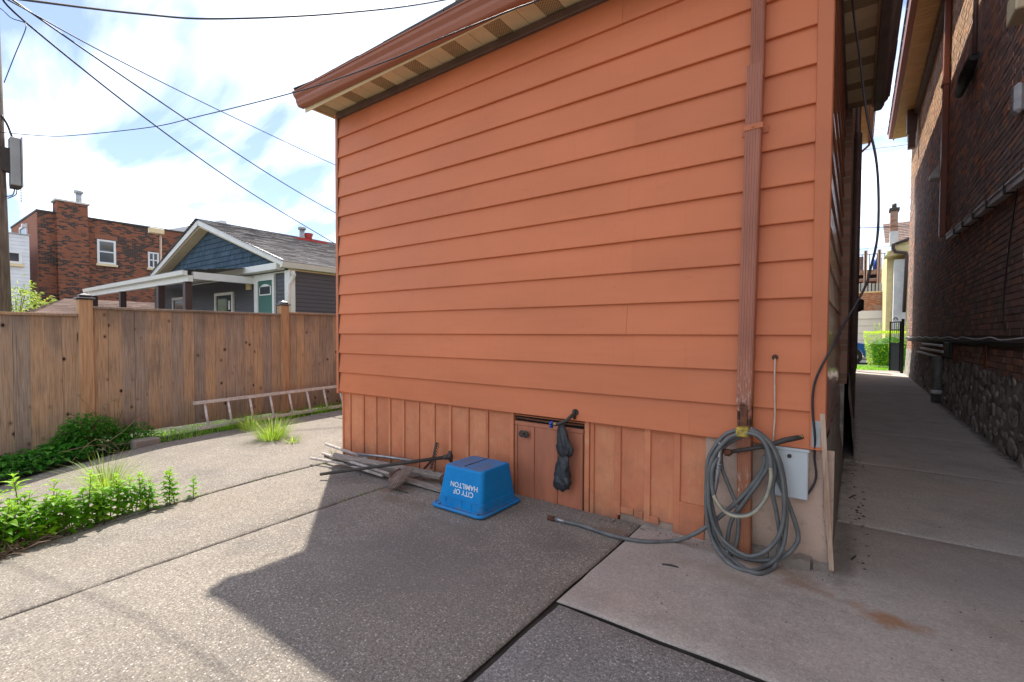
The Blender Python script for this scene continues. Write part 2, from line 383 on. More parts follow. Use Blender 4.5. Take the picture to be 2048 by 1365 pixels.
def m_wood_fence():
    t = NT('weathered_cedar', .85, 0, .2); r = t.rand(); co = t.shifted(r, 53)
    g = t.noise(5, 6, .62, co=t.map((16,16,.7), co=co), dist=.35); n = t.noise(1.6, 5, .6, co=t.map((1,1,.8), co=co))
    warm = t.ramp(g, [(.25, (.24,.145,.080)), (.5, (.43,.275,.160)), (.75, (.56,.385,.24))])
    grey = t.ramp(g, [(.25, (.16,.12,.095)), (.5, (.29,.225,.175)), (.75, (.40,.325,.265))])
    f = t.math('ADD', t.rng(r, 0, 1, .12, 1.3), t.rng(n, .3, .7, -.4, .4), True)
    col = t.mix(f, warm, grey)
    z = t.sep()[2]
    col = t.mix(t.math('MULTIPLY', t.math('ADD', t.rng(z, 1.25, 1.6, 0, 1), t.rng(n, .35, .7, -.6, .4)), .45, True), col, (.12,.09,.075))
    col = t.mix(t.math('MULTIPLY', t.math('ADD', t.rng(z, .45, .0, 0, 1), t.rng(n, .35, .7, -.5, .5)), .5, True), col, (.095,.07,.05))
    # knots
    kv = t.vor(1.0, co=t.map((7.5,7.5,5.4), co=co)); kc = t.sep(t.vor(1.0, co=t.map((7.5,7.5,5.4), co=co), out='Color'))
    kn = t.math('MULTIPLY', t.rng(kv, .13, .07, 0, 1), t.rng(kc[0], .30, .55, 0, 1))
    ring = t.math('MULTIPLY', t.rng(kv, .22, .10, 0, 1), t.rng(kc[0], .30, .33, 0, 1))
    col = t.mix(t.math('MULTIPLY', ring, .5), col, (.12,.055,.028)); col = t.mix(kn, col, (.018,.011,.008))
    col = t.mix(t.rng(t.noise(60, 3, .6, co=t.map((6,6,.25), co=co)), .60, .72, 0, .28), col, (.10,.065,.045))
    nm = t.bump(g, .5, .004); nm = t.bump(kn, -.5, .004, nm)
    return t.done(col, .85, nm)
M_fence = m_wood_fence()
M_post = simple('golden_cedar_post', (.50,.30,.16), (.34,.19,.095), 4, .8, .4, 30, stretch=(12,12,.7), rnd=.08)
M_cap = simple('black_post_cap', (.02,.022,.03), (.035,.037,.045), 10, .35)

def m_leaf(name, c1, c2, c3=None, trans=.25):
    t = NT(name, .5, 0, .35); r = t.island(); n = t.noise(5, 3)
    col = t.ramp(r, [(0, c1), (.6, c2), (1, c3 or c2)]); col = t.val(col, t.rng(n, .3, .7, .75, 1.25))
    if name == 'mint_leaf': col = t.mix(t.rng(t.sep()[2], .13, .34, 0, .75), col, (.34,.52,.04))
    t.put(t.p.inputs['Base Color'], col)
    tr = t.n.new('ShaderNodeBsdfTranslucent'); t.l.new(t.val(col, 1.6), tr.inputs['Color'])
    mx = t.n.new('ShaderNodeMixShader'); mx.inputs[0].default_value = trans
    out = t.n['Material Output']; t.l.new(t.p.outputs[0], mx.inputs[1]); t.l.new(tr.outputs[0], mx.inputs[2]); t.l.new(mx.outputs[0], out.inputs['Surface'])
    return t.m
M_weed = m_leaf('mint_leaf', (.08,.25,.012), (.16,.40,.018), (.34,.55,.03), .5)
M_bush = m_leaf('dark_weed_leaf', (.03,.15,.015), (.06,.24,.022), (.12,.34,.03), .4)
M_grass = m_leaf('grass_blade', (.14,.28,.02), (.27,.40,.04), (.46,.48,.10), .4)
M_lawng = m_leaf('lawn_blade', (.12,.34,.01), (.24,.50,.02), (.38,.58,.04), .45)
M_hedge = m_leaf('hedge_leaf', (.22,.40,.01), (.42,.56,.02), (.62,.70,.05), .45)
M_yell = m_leaf('shrub_leaf', (.10,.20,.02), (.28,.38,.04), (.50,.52,.10), .35)
M_stem = simple('plant_stem', (.10,.09,.03), (.14,.06,.035), 20, .8)
M_dead = simple('dead_stem', (.33,.235,.15), (.14,.085,.05), 12, .9, island=.35)
M_soil = simple('soil', (.085,.062,.045), (.05,.038,.03), 6, .95, .6, 40, dist=.02)
M_soild = simple('damp_dark_soil', (.055,.045,.036), (.03,.025,.02), 6, .95, .6, 40, dist=.02)
M_lawn = simple('lawn_ground', (.07,.14,.02), (.10,.20,.025), 5, .95, .5, 40, dist=.02)
M_yard = simple('dry_yard_soil', (.22,.19,.15), (.15,.13,.10), 2, .95, .4, 40)
M_asphalt = simple('asphalt', (.055,.055,.055), (.04,.04,.042), 8, .9, .5, 80)

def m_plastic_blue():
    t = NT('blue_recycling_plastic', .42, 0, .25); z = t.sep()
    n = t.noise(9, 6, .65); col = t.ramp(n, [(.3, (.001,.19,.50)), (.7, (.002,.24,.58))])
    col = t.mix(t.rng(t.noise(80, 3, co=t.map((1,1,.3))), .64, .76, 0, .3), col, (.10,.26,.5))
    geo = t.n.new('ShaderNodeNewGeometry'); nz = t.sep(geo.outputs['Normal'])[2]
    d = t.math('MULTIPLY', t.rng(nz, .8, .95, 0, 1), t.rng(t.noise(7, 6, .7), .40, .62, .0, .75))
    col = t.mix(d, col, (.13,.14,.145))
    low = t.math('MULTIPLY', t.rng(z[2], .10, .0, 0, .6), t.rng(t.noise(22, 5, .7), .45, .65, 0, 1))
    col = t.mix(low, col, (.16,.15,.13))
    return t.done(col, t.rng(n, .3, .7, .32, .5), t.bump(t.noise(140, 2), .07, .002))
M_blue = m_plastic_blue()
M_white = simple('white_lettering', (.78,.80,.82), (.7,.72,.75), 30, .5, .0)
M_hose = simple('grey_rubber_hose', (.15,.155,.15), (.10,.105,.105), 12, .5, .2, 60)
M_hose2 = simple('striped_hose_yellowed', (.42,.38,.27), (.25,.24,.19), 14, .5, .2)
M_steel = simple('scuffed_steel', (.42,.42,.43), (.25,.25,.26), 20, .35, .1, metallic=.7)
M_rust = simple('rusty_iron', (.17,.06,.025), (.07,.03,.018), 20, .85, .5, 60)
M_iron = simple('blackened_iron', (.035,.03,.028), (.06,.045,.035), 18, .65, .4, 60)
M_box = simple('pale_grey_box_paint', (.56,.60,.62), (.48,.52,.54), 5, .4, .05, lo=.2, hi=.9)
M_cable = simple('black_cable', (.018,.016,.024), (.03,.028,.035), 20, .35, .0)
M_wire = simple('utility_wire', (.012,.012,.018), (.02,.02,.025), 20, .5, .0)
M_pinkcable = simple('pale_beige_cable', (.62,.48,.38), (.5,.36,.28), 20, .5, .0)
M_strip = simple('pale_wood_strip', (.52,.38,.28), (.36,.22,.15), 5, .7, .3, stretch=(8,8,1))
M_handle = simple('weathered_handle_wood', (.52,.46,.43), (.33,.28,.25), 6, .85, .4, 30, stretch=(4,4,4))
M_ladder = simple('pale_ladder_wood', (.68,.62,.57), (.48,.42,.38), 6, .8, .3, 30, stretch=(4,4,4))
M_plank = simple('grey_weathered_plank', (.34,.30,.26), (.19,.16,.135), 5, .9, .5, 30, stretch=(2,12,12))
M_brass = simple('tarnished_brass', (.45,.30,.12), (.30,.18,.07), 20, .4, .1, metallic=.7)
M_bluep = simple('blue_tap_handle', (.01,.08,.45), (.01,.06,.35), 20, .35, .0)
M_bag = simple('black_rubber_glove', (.02,.022,.026), (.04,.043,.05), 25, .45, .5, 50, dist=.006)
M_tape = simple('yellow_tape', (.55,.42,.05), (.22,.15,.04), 60, .6, .2)
M_spout = None
def m_spout():
    t = NT('rusted_downspout_paint', .5, 0, .4); z = t.sep()[2]; b = (.36,.14,.09)
    n = t.noise(6, 5, .6, co=t.map((1,1,.5))); col = t.ramp(n, [(.3, tuple(x*.85 for x in b)), (.7, tuple(x*1.15 for x in b))])
    near = t.rng(t.math('ABSOLUTE', t.math('SUBTRACT', z, .92)), .30, .0, 0, 1)
    chips = t.noise(70, 4, .7, co=t.map((1.5,1.5,.35)))
    col = t.mix(t.math('MULTIPLY', t.rng(chips, .56, .62, 0, 1), near), col, (.52,.40,.30))
    near2 = t.rng(t.math('ABSOLUTE', t.math('SUBTRACT', z, .80)), .13, .04, 0, 1)
    col = t.mix(t.math('MULTIPLY', near2, t.rng(t.noise(25, 5, .7), .42, .55, 0, 1)), col, (.04,.02,.014))
    low = t.rng(z, .70, .50, 0, 1); col = t.mix(t.math('MULTIPLY', low, .55), col, (.30,.12,.05))
    ch2 = t.math('MULTIPLY', t.rng(t.math('ABSOLUTE', t.math('SUBTRACT', z, .40)), .12, .02, 0, 1), t.rng(chips, .54, .6, 0, 1))
    col = t.mix(ch2, col, (.48,.40,.34))
    return t.done(col, .5, t.bump(t.noise(50, 3), .12, .002))
M_spout = m_spout()

def m_darkbrick():
    t = NT('sooty_painted_brick', .75, 0, .35); r = t.island(); ro = t.rand(); rr = t.math('FRACT', t.math('ADD', r, t.math('MULTIPLY', ro, 7.31)))
    n = t.noise(1.3, 6, .65); n2 = t.noise(24, 5, .7); z = t.sep()
    soot = t.ramp(n2, [(.3, (.30,.215,.195)), (.7, (.44,.32,.27))])
    red = t.ramp(n2, [(.3, (.58,.24,.13)), (.7, (.68,.33,.19))])
    f = t.math('ADD', t.rng(rr, .35, 1, -.25, .75), t.rng(n, .35, .68, -.45, .55), True)
    col = t.mix(f, soot, red)
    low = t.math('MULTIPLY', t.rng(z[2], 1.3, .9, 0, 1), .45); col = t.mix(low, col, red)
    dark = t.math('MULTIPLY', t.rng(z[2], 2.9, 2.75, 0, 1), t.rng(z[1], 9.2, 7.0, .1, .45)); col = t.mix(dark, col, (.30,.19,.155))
    up = t.math('MULTIPLY', t.rng(z[2], 5.7, 6.3, 0, 1), .7); col = t.mix(up, col, (.50,.30,.15))  # golden sunlight on the upper wall, painted into the brick colour by height
    spk = t.noise(60, 3, .8); col = t.mix(t.rng(spk, .63, .70, 0, .5), col, (.26,.19,.16))
    col = t.val(col, t.rng(rr, 0, 1, .8, 1.2))
    return t.done(col, t.rng(n, .3, .7, .6, .85), t.bump(n2, .5, .005))
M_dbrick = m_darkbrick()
M_dmortar = simple('sooty_mortar', (.24,.19,.17), (.32,.26,.23), 20, .95, .5)
def m_rubble():
    t = NT('sooty_rubble_stone', .9, 0, .25); ro = t.rand(); co = t.shifted(ro, 11); n = t.noise(4, 8, .78, co=t.co, dist=.6); n2 = t.noise(30, 5, .7, co=co)
    col = t.ramp(n, [(.38, (.10,.10,.10)), (.46, (.42,.38,.34)), (.58, (.58,.53,.47)), (.74, (.78,.72,.64))])
    col = t.mix(t.rng(n2, .55, .7, 0, .5), col, (.05,.045,.045)); col = t.val(col, t.rng(ro, 0, 1, .7, 1.25))
    return t.done(col, .9, t.bump(n2, .7, .012))
M_rubble = m_rubble()
def m_brick(name, c1, c2, mortar, scale=1.0, vert='xz', bw=.21, bh=.072, dark=(.05,.03,.025), darkamt=.5):
    t = NT(name, .85, 0, .25); s_ = t.sep(); c = t.n.new('ShaderNodeCombineXYZ')
    t.l.new(s_['xyz'.index(vert[0])], c.inputs[0]); t.l.new(s_[2], c.inputs[1])
    b = t.n.new('ShaderNodeTexBrick'); t.l.new(c.outputs[0], b.inputs['Vector']); b.inputs['Scale'].default_value = scale
    b.inputs['Brick Width'].default_value = bw; b.inputs['Row Height'].default_value = bh; b.inputs['Mortar Size'].default_value = .008
    b.inputs['Color1'].default_value = (0,0,0,1); b.inputs['Color2'].default_value = (1,1,1,1); b.inputs['Mortar'].default_value = (.5,.5,.5,1); b.inputs['Bias'].default_value = 0
    r = t.sep(b.outputs['Color'])[0]; n = t.noise(.45, 5, .65); n2 = t.noise(1.6, 5, .7)
    col = t.ramp(r, [(0, c1), (1, c2)])
    df = t.math('MULTIPLY', t.rng(t.math('ADD', r, t.rng(n, .35, .65, -.5, .5)), .35, .65, 0, 1), darkamt); col = t.mix(df, col, dark)
    col = t.mix(t.rng(n2, .6, .75, 0, .35), col, tuple(x*1.2 for x in c2))
    col = t.mix(b.outputs['Fac'], col, mortar)
    return t.done(col, .85, t.bump(b.outputs['Fac'], -.4, .01))
M_fbrick = m_brick('old_red_brick_side', (.32,.10,.045), (.17,.065,.04), (.15,.11,.085), vert='yz', dark=(.05,.035,.032), darkamt=1.0)
M_fbrick2 = m_brick('red_brick_front', (.30,.10,.055), (.36,.13,.07), (.25,.17,.13), vert='xz', darkamt=.2)
M_obrick = m_brick('orange_brick', (.40,.13,.05), (.30,.10,.045), (.30,.22,.16), vert='xz', dark=(.45,.38,.33), darkamt=.5)
M_obrick2 = m_brick('brown_brick_side', (.46,.26,.19), (.38,.21,.15), (.35,.28,.22), vert='yz', dark=(.2,.13,.1), darkamt=.4)
def m_shingle(name, c1, c2, sx=1.0, ax='x'):
    t = NT(name, .9, 0, .2); r = t.island(); n = t.noise(1.2, 4); g = t.noise(90, 2, .8)
    col = t.ramp(r, [(0, c1), (1, c2)]); col = t.mix(t.rng(g, .4, .65, 0, .35), col, tuple(x*.6 for x in c1)); col = t.val(col, t.rng(n, .3, .7, .85, 1.15))
    return t.done(col, .9, t.bump(g, .4, .004))
M_shg = m_shingle('grey_shingle', (.15,.145,.145), (.27,.26,.26))
M_shb = m_shingle('brown_shingle', (.20,.135,.11), (.29,.205,.17))
M_shd = m_shingle('charcoal_shingle', (.11,.115,.125), (.17,.17,.18))
M_bluesh = m_shingle('slate_blue_shake', (.05,.085,.12), (.08,.125,.17))
M_vinyl = simple('charcoal_vinyl_siding', (.062,.064,.078), (.075,.077,.092), 2, .5, .05)
M_wtrim = simple('white_trim_paint', (.76,.76,.74), (.66,.66,.64), 3, .5, .05, lo=.2, hi=.9)
M_wvinyl = simple('white_vinyl_siding', (.70,.71,.72), (.62,.63,.65), 2, .5, .05)
M_glass = simple('window_glass', (.035,.045,.055), (.06,.07,.08), 1, .08, .0, spec=.8)
M_green = simple('teal_door_paint', (.02,.11,.095), (.025,.13,.11), 3, .4, .0)
M_copper = simple('purple_brown_post_paint', (.05,.028,.028), (.065,.035,.035), 6, .5, .05)
M_ybeige = simple('pale_yellow_stucco', (.66,.55,.27), (.58,.48,.24), 4, .8, .2)
M_wstucco = simple('white_stucco', (.66,.66,.62), (.56,.56,.53), 3, .85, .3)
M_dark = simple('dark_window', (.02,.02,.025), (.03,.03,.035), 3, .2, .0)
M_gatem = simple('black_gate_metal', (.010,.014,.017), (.016,.02,.024), 8, .6, .1, spec=.2)
M_greyw = simple('grey_picket_paint', (.33,.35,.38), (.42,.43,.45), 6, .8, .2, rnd=.12)
M_deckw = simple('deck_lumber', (.30,.19,.13), (.20,.13,.09), 6, .8, .2)
M_carb = simple('blue_car_paint', (.006,.10,.42), (.006,.10,.42), 2, .2, 0)
M_carw = simple('silver_car_paint', (.55,.57,.60), (.5,.52,.55), 2, .2, 0)
M_tyre = simple('tyre_rubber', (.02,.02,.02), (.03,.03,.03), 8, .85, .1)
M_pole = simple('weathered_utility_pole', (.24,.20,.165), (.12,.095,.078), 6, .9, .5, 40, stretch=(6,6,.6))
M_galv = simple('galvanised_metal', (.40,.42,.43), (.30,.32,.33), 6, .4, .05, metallic=.3)
M_fbox = simple('terminal_box_paint', (.36,.39,.39), (.28,.30,.30), 3, .5, .05)
M_redclay = simple('red_clay_pot', (.45,.045,.03), (.35,.04,.03), 6, .6)
M_plastic_clear = simple('milky_plastic_pipe', (.24,.24,.22), (.16,.15,.14), 8, .4, .1)
M_ledge = simple('black_ledge', (.018,.018,.02), (.035,.035,.036), 8, .6, .3)
M_whitish = simple('dirty_white_metal', (.84,.84,.84), (.66,.65,.65), 8, .45, .1)
M_ylsoffit = simple('yellow_soffit_metal', (.72,.45,.17), (.62,.38,.14), 3, .5, .05, rnd=.06)

# ------------------------------------------------------------------ ground and paving
def sheet(name, x0, x1, y0, y1, dz, m, nx=2, ny=2, kind='structure', follow=True):
    mb = MB(); xs = [lerp(x0, x1, i/nx) for i in range(nx+1)]; ys = [lerp(y0, y1, i/ny) for i in range(ny+1)]
    V = [(x, y, (gz(x, y) if follow else 0)+dz) for y in ys for x in xs]
    F = [(j*(nx+1)+i, j*(nx+1)+i+1, (j+1)*(nx+1)+i+1, (j+1)*(nx+1)+i) for j in range(ny) for i in range(nx)]
    mb.add(V, F, True); o = mb.build(name, m); tag(o, kind=kind); return o
sheet('ground', -300, 300, -300, 400, -.62, M_soil, 2, 2, follow=False)
sheet('ground', -9, 3, -9, 22, -.024, M_soild, 60, 120)
g = sheet('lawn', -11.6, -7.25, -30, 60, -.07, M_lawn, 40, 90)
sheet('yard', -60, -11.6, -30, 60, -.09, M_yard, 2, 2, follow=False)
sheet('lawn', -7.3, -6.2, -9, 6, -.05, M_lawn, 12, 60)
sheet('lawn', -40, 40, 18.55, 22.6, .0, M_lawn, 4, 4, follow=False)
pav = thing('paving', (0, 0, 0), None, None); pav['kind'] = 'structure'
rs = random.Random(5)
def slab(x0, x1, y0, y1, m, dz=0.0, gap=.006, left=None, seed=0, parent=pav, label=None):
    """left: function y -> x of an irregular left edge"""
    def fill(a, b):
        n = max(2, int((b-a)/.11)); inner = [lerp(a+.022, b-.022, i/n) for i in range(n+1)]
        return [a]+[a+.009]+inner+[b-.009]+[b]
    xs, ys = fill(x0+gap, x1-gap), fill(y0+gap, y1-gap); nx, ny = len(xs), len(ys)
    V = []
    for j, y in enumerate(ys):
        for i, x in enumerate(xs):
            X = x if left is None else lerp(left(y), xs[-1], (x-xs[0])/(xs[-1]-xs[0]))
            e = min(i, nx-1-i, j, ny-1-j)
            wob = .006*mn.noise(Vector((X*6+seed, y*6, 1.3)))+.004*mn.noise(Vector((X*22, y*22, seed)))
            Xo, Yo = X, y
            if min(i, nx-1-i) <= 1: Xo += wob
            if min(j, ny-1-j) <= 1: Yo += .006*mn.noise(Vector((X*6, y*6+seed, 5.3)))+.004*mn.noise(Vector((X*22, y*22, 9+seed)))
            z = gz(X, y)+dz+.004*mn.noise(Vector((X*1.3, y*1.3, seed)))
            if e == 0: z -= .012
            elif e == 1: z -= .0035+.003*abs(mn.noise(Vector((X*14, y*14, 2))))
            V.append((Xo, Yo, z))
    F = [(j*nx+i, j*nx+i+1, (j+1)*nx+i+1, (j+1)*nx+i) for j in range(ny-1) for i in range(nx-1)]
    rim = [i for i in range(nx)]+[j*nx+nx-1 for j in range(1, ny)]+[(ny-1)*nx+i for i in range(nx-2, -1, -1)]+[j*nx for j in range(ny-2, 0, -1)]
    o = len(V)
    for r_ in rim: V.append((V[r_][0], V[r_][1], V[r_][2]-.10))
    k = len(rim)
    for a in range(k): F.append((rim[a], o+a, o+(a+1) % k, rim[(a+1) % k]))
    mb = MB(); mb.add(V, F, True)
    so = mb.build('slab', m, parent, label=label); so.data.materials.append(M_soild)
    for pl_i in range((nx-1)*(ny-1), len(so.data.polygons)): so.data.polygons[pl_i].material_index = 1; so.data.polygons[pl_i].use_smooth = False
    return so
def left_edge(y):
    return interp(y, (-7,-3,-2.3,-1.6,-.9,-.2,.6,1.6,3,9), (-6.55,-6.6,-6.72,-6.75,-6.8,-6.82,-6.86,-6.95,-7.0,-7.0))+.05*mn.noise(Vector((y*2.2, 0, 0)))
slab(-6.6, -4.19, -7.5, -4.1, M_slab, left=left_edge, seed=1)
slab(-6.6, -4.19, -4.1, -.62+1.9, M_slab, left=left_edge, seed=2)
slab(-6.6, -4.19, 1.28, 4.5, M_slab, left=left_edge, seed=3)
slab(-4.19, -3.05, -7.5, -3.6, M_slab, seed=4, gap=.009); slab(-4.175, -3.05, -3.6, .04, M_slab, seed=5, gap=.009)
slab(-3.05, -1.05, -7.5, -3.9, M_slab, seed=6); slab(-3.05, -1.05, -3.9, .04, M_slab, seed=7, gap=.008)
slab(-1.05, 1.42, -1.08, .87, M_slabs, seed=8, dz=.004, gap=.004, label='smoother beige slab at the house corner')
slab(-1.036, 1.6, -4.2, -1.083, M_slab2, seed=9, dz=-.001, gap=.010, label='rough grey slab in front')
slab(-1.035, 1.6, -8, -4.2, M_slab2, seed=10, dz=-.001)
yy = .87
for k in range(9):
    slab(-.02, 1.42, yy, yy+1.9, M_alley, seed=20+k, gap=.003, dz=.002); yy += 1.9
side = thing('sidewalk', (0, 0, 0), None, None); side['kind'] = 'structure'
x = -9.0
while x < 12: slab(x, x+1.5, 18.0, 18.55, M_slabs, dz=.01, seed=int(x*2), parent=side); x += 1.5
road = MB(); road.box((-60, 22.7, -.12), (60, 31.5, -.02)); tag(road.build('road', M_asphalt), kind='structure')
drive = MB(); drive.box((-12, 31.6, -.1), (14, 36, .02)); tag(drive.build('driveway', M_slabs), kind='structure')

# ------------------------------------------------------------------ the terracotta house
P_ = .203; ZB = .642; XC = -.05; XL = -4.37
house = thing('house', (-2.2, 1.5, 0), 'house with terracotta horizontal siding and a hipped roof, filling the middle of the view', 'house')
w = MB(); w.box((-4.34, .012, .62), (-.072, 2.98, 3.56)); w.box((-4.28, .06, -.1), (-.66, 2.9, .62)); w.build('wall', M_trim, house)
def plank_front(x0, x1, z0, z1, yoff=0.0):
    mb = MB(); a, b = -.026+yoff, -.005+yoff
    f = (z1-z0)/P_
    poly = [(x0, a+.022, z0), (x0, a+.002, z0), (x0, a, z0+.004), (x0, lerp(a, b, f), z1), (x0, .011, z1), (x0, .011, z0+.01)]
    mb.prism(poly, (x1-x0, 0, 0)); return mb
rp = random.Random(11)
seams = {0: [-.74], 1: [-2.9], 2: [-1.1], 3: [-3.5, -1.15], 4: [-2.2], 5: [-1.12], 6: [-3.2], 7: [-1.14], 8: [-2.5], 9: [-1.1], 10: [-3.0], 11: [-1.7], 12: [-3.4], 13: [-3.8, -1.2]}
for k in range(14):
    z0 = ZB+k*P_; z1 = min(z0+P_+.004, 3.478)
    xs = [-4.332]+seams.get(k, [])+[-.118]
    for i in range(len(xs)-1):
        plank_front(xs[i]+(.0006 if i else 0), xs[i+1]-.0006, z0+rp.uniform(-.0012, .0012), z1, -.0015*(i % 2)).build('siding_plank', M_siding, house)
def plank_side(y0, y1, z0, z1):
    mb = MB(); a, b = XC-.002, XC-.016; f = (z1-z0)/P_
    poly = [(a-.016, y0, z0), (a-.002, y0, z0), (a, y0, z0+.004), (lerp(a, b, f), y0, z1), (-.071, y0, z1), (-.071, y0, z0+.01)]
    mb.prism(poly, (0, y1-y0, 0)); return mb
for k in range(15):
    z0 = ZB+k*P_; z1 = min(z0+P_+.004, 3.555)
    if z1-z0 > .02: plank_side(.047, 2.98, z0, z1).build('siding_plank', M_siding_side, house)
cb = MB(); cb.box((-.118, -.033, ZB-.0), (XC+.004, .0, 3.54), .004); cb.box((-.066, .0005, ZB), (XC+.0045, .047, 3.54), .003); cb.build('corner_board', M_trim, house)
cb = MB(); cb.box((-4.372, -.028, ZB-.02), (-4.334, .03, 3.54), .003); cb.build('corner_board', M_trim, house)
cb = MB(); cb.box((-4.333, -.027, ZB), (-4.327, -.004, 3.47)); cb.build('channel_trim', M_brownd, house)
fr = MB(); fr.box((-4.333, -.040, 3.478), (-.118, .01, 3.535), .004); fr.build('frieze_trim', M_brownd, house)
fr = MB(); fr.box((XC-.01, .05, 3.49), (XC+.012, 2.98, 3.535), .003); fr.build('frieze_trim', M_brownd, house)
# skirting boards and battens
bx_ = [-4.32,-4.18,-3.96,-3.76,-3.55,-3.35,-3.15,-2.95,-2.75,-2.55,-2.34,-2.10]
def skirt(x0, x1, z0=-.03, z1=.645, y=.018):
    mb = MB(); mb.box((x0+.001, y, z0), (x1-.001, y+.03, z1), .003); mb.build('skirting_board', M_skirt, house)
def batten(xc, wd=.034, z0=-.03, z1=.643, y=.006):
    mb = MB(); mb.box((xc-wd/2, y, z0), (xc+wd/2, y+.0115, z1), .003); mb.build('batten', M_skirt, house)
for i in range(len(bx_)-1): skirt(bx_[i], bx_[i+1])
for b in bx_[1:-1]: batten(b-.012, .028)
batten(-4.312, .02); 
skx = [-1.44,-1.215,-1.01,-.82,-.645]
for i in range(4): skirt(skx[i], skx[i+1], .05 if i in (1,2) else -.03)
for b, wd in ((-1.405,.03),(-1.215,.045),(-1.01,.042),(-.82,.042)): batten(b, wd, .03 if b in (-1.215, -1.01) else -.03)
mb = MB(); mb.box((-.80, -.002, .195), (-.65, .008, .21)); mb.box((-.80, .001, -.04), (-.65, .012, .20), .003); mb.build('skirting_patch', M_skirt, house)
for (a, b, z) in ((-1.19,-1.10,.07),(-1.095,-1.035,.062),(-.99,-.93,.05)):
    mb = MB(); mb.box((a, .004, z-.02), (b, .016, z+.025), .003); mb.build('skirting_patch', M_skirt, house)
mb = MB(); mb.box((-1.2, .03, -.1), (-.66, .058, .07)); mb.build('foundation', M_found, house)
# access door
mb = MB(); mb.box((-2.085, .05, -.03), (-1.455, .058, .62)); mb.build('door_recess', M_black, house)
mb = MB(); mb.box((-2.112, .0, -.03), (-2.078, .05, .643), .003); mb.box((-1.462, .0, -.03), (-1.425, .05, .643), .003); mb.box((-2.078, .012, .625), (-1.462, .05, .643), .002); mb.build('door_frame', M_skirt, house)
door = MB()
for a, b in ((-2.070,-1.905),(-1.903,-1.700),(-1.698,-1.478)): door.box((a, .016, -.025), (b, .036, .562), .003)
door.box((-2.074, .010, .545), (-1.474, .034, .578), .004)
dr = door.build('access_door', M_door, house, label='low brown access door under the siding')
for b in (-1.905, -1.70): 
    mb = MB(); mb.box((b-.016, .007, -.02), (b+.016, .0155, .544), .002); mb.build('batten', M_door, dr)
mb = MB(); mb.box((-1.500, .007, -.02), (-1.479, .0155, .544), .002); mb.box((-2.069, .007, -.02), (-2.048, .0155, .544), .002); mb.build('edge_strip', M_door, dr)
hd = MB()
for s_ in (-1, 1):
    pts = [Vector((-1.972+s_*.018+.020*math.cos(a), -.012, .487+.020*math.sin(a))) for a in [math.pi*2*i/10 for i in range(11)]]
    hd.tube(pts, .008, 6)
hd.tube([(-2.005,-.012,.495),(-1.985,-.016,.472),(-1.955,-.016,.470),(-1.938,-.012,.495)], .009, 6)
hd.build('handle', M_iron, dr)
mb = MB(); mb.tube([(-2.07,.018,.603),(-1.75,.012,.598),(-1.47,.02,.606)], .008, 6); mb.build('door_rod', M_rust, house)
# right foundation
fd = MB(); nx, nz = 14, 12; V = []
for j in range(nz+1):
    for i in range(nx+1):
        X = lerp(-.648, -.006, i/nx); Z = lerp(-.06, .644, j/nz)
        V.append((X, .006+.010*mn.noise(Vector((X*5, Z*5, 3)))-.02*max(0, .1-Z), Z))
fd.add(V, [(j*(nx+1)+i, j*(nx+1)+i+1, (j+1)*(nx+1)+i+1, (j+1)*(nx+1)+i) for j in range(nz) for i in range(nx)], True); fd.box((-.648, .03, -.06), (-.056, 2.9, .66))
fd.build('foundation', M_found, house)
fd = MB(); ny = 50; V = []
for j in range(9):
    for i in range(ny+1):
        Y = lerp(.0, 2.99, i/ny); Z = lerp(-.06, .665, j/8)
        V.append((lerp(-.004, -.052, min(1, j/4))+.010*mn.noise(Vector((Y*4, Z*5, 8))), Y, Z))
fd.add(V, [(j*(ny+1)+i, j*(ny+1)+i+1, (j+1)*(ny+1)+i+1, (j+1)*(ny+1)+i) for j in range(8) for i in range(ny)], True)
fd.build('foundation', M_found2, house)
# soffit panels, front
ZS = 3.545
def soffit_panel(x0, x1, y0, y1, m, z=ZS, vert=False):
    mb = MB(); mb.box((x0+.0015, y0, z), (x1-.0015, y1, z+.006), .0015)
    return mb.build('soffit_panel', m, house, label='perforated vent panel' if m is M_vent else None)
x = -4.44; k = 0
while x < .1:
    wd = .148; soffit_panel(x, min(x+wd, .16), -.288, .0, M_vent if k % 3 == 0 else M_soffit); x += wd; k += 1
mb = MB(); mb.box((-4.47, -.300, 3.480), (.17, -.289, 3.572), .002); mb.build('soffit_trim', M_soffit, house)
mb = MB(); mb.box((-4.47, -.287, 3.532), (-4.442, 3.0, 3.572), .002); mb.build('soffit_trim', M_soffit, house)
soffit_panel(-4.44, -4.37, .003, 3.0, M_soffit)
y = .003; k = 0
while y < 2.95:
    soffit_panel(XC-.0, .155, y, min(y+.148, 3.0), M_vent if k % 3 == 1 else M_soffit); y += .148; k += 1
mb = MB(); mb.box((.156, -.287, 3.532), (.17, 3.0, 3.60), .002); mb.build('soffit_trim', M_soffit, house)
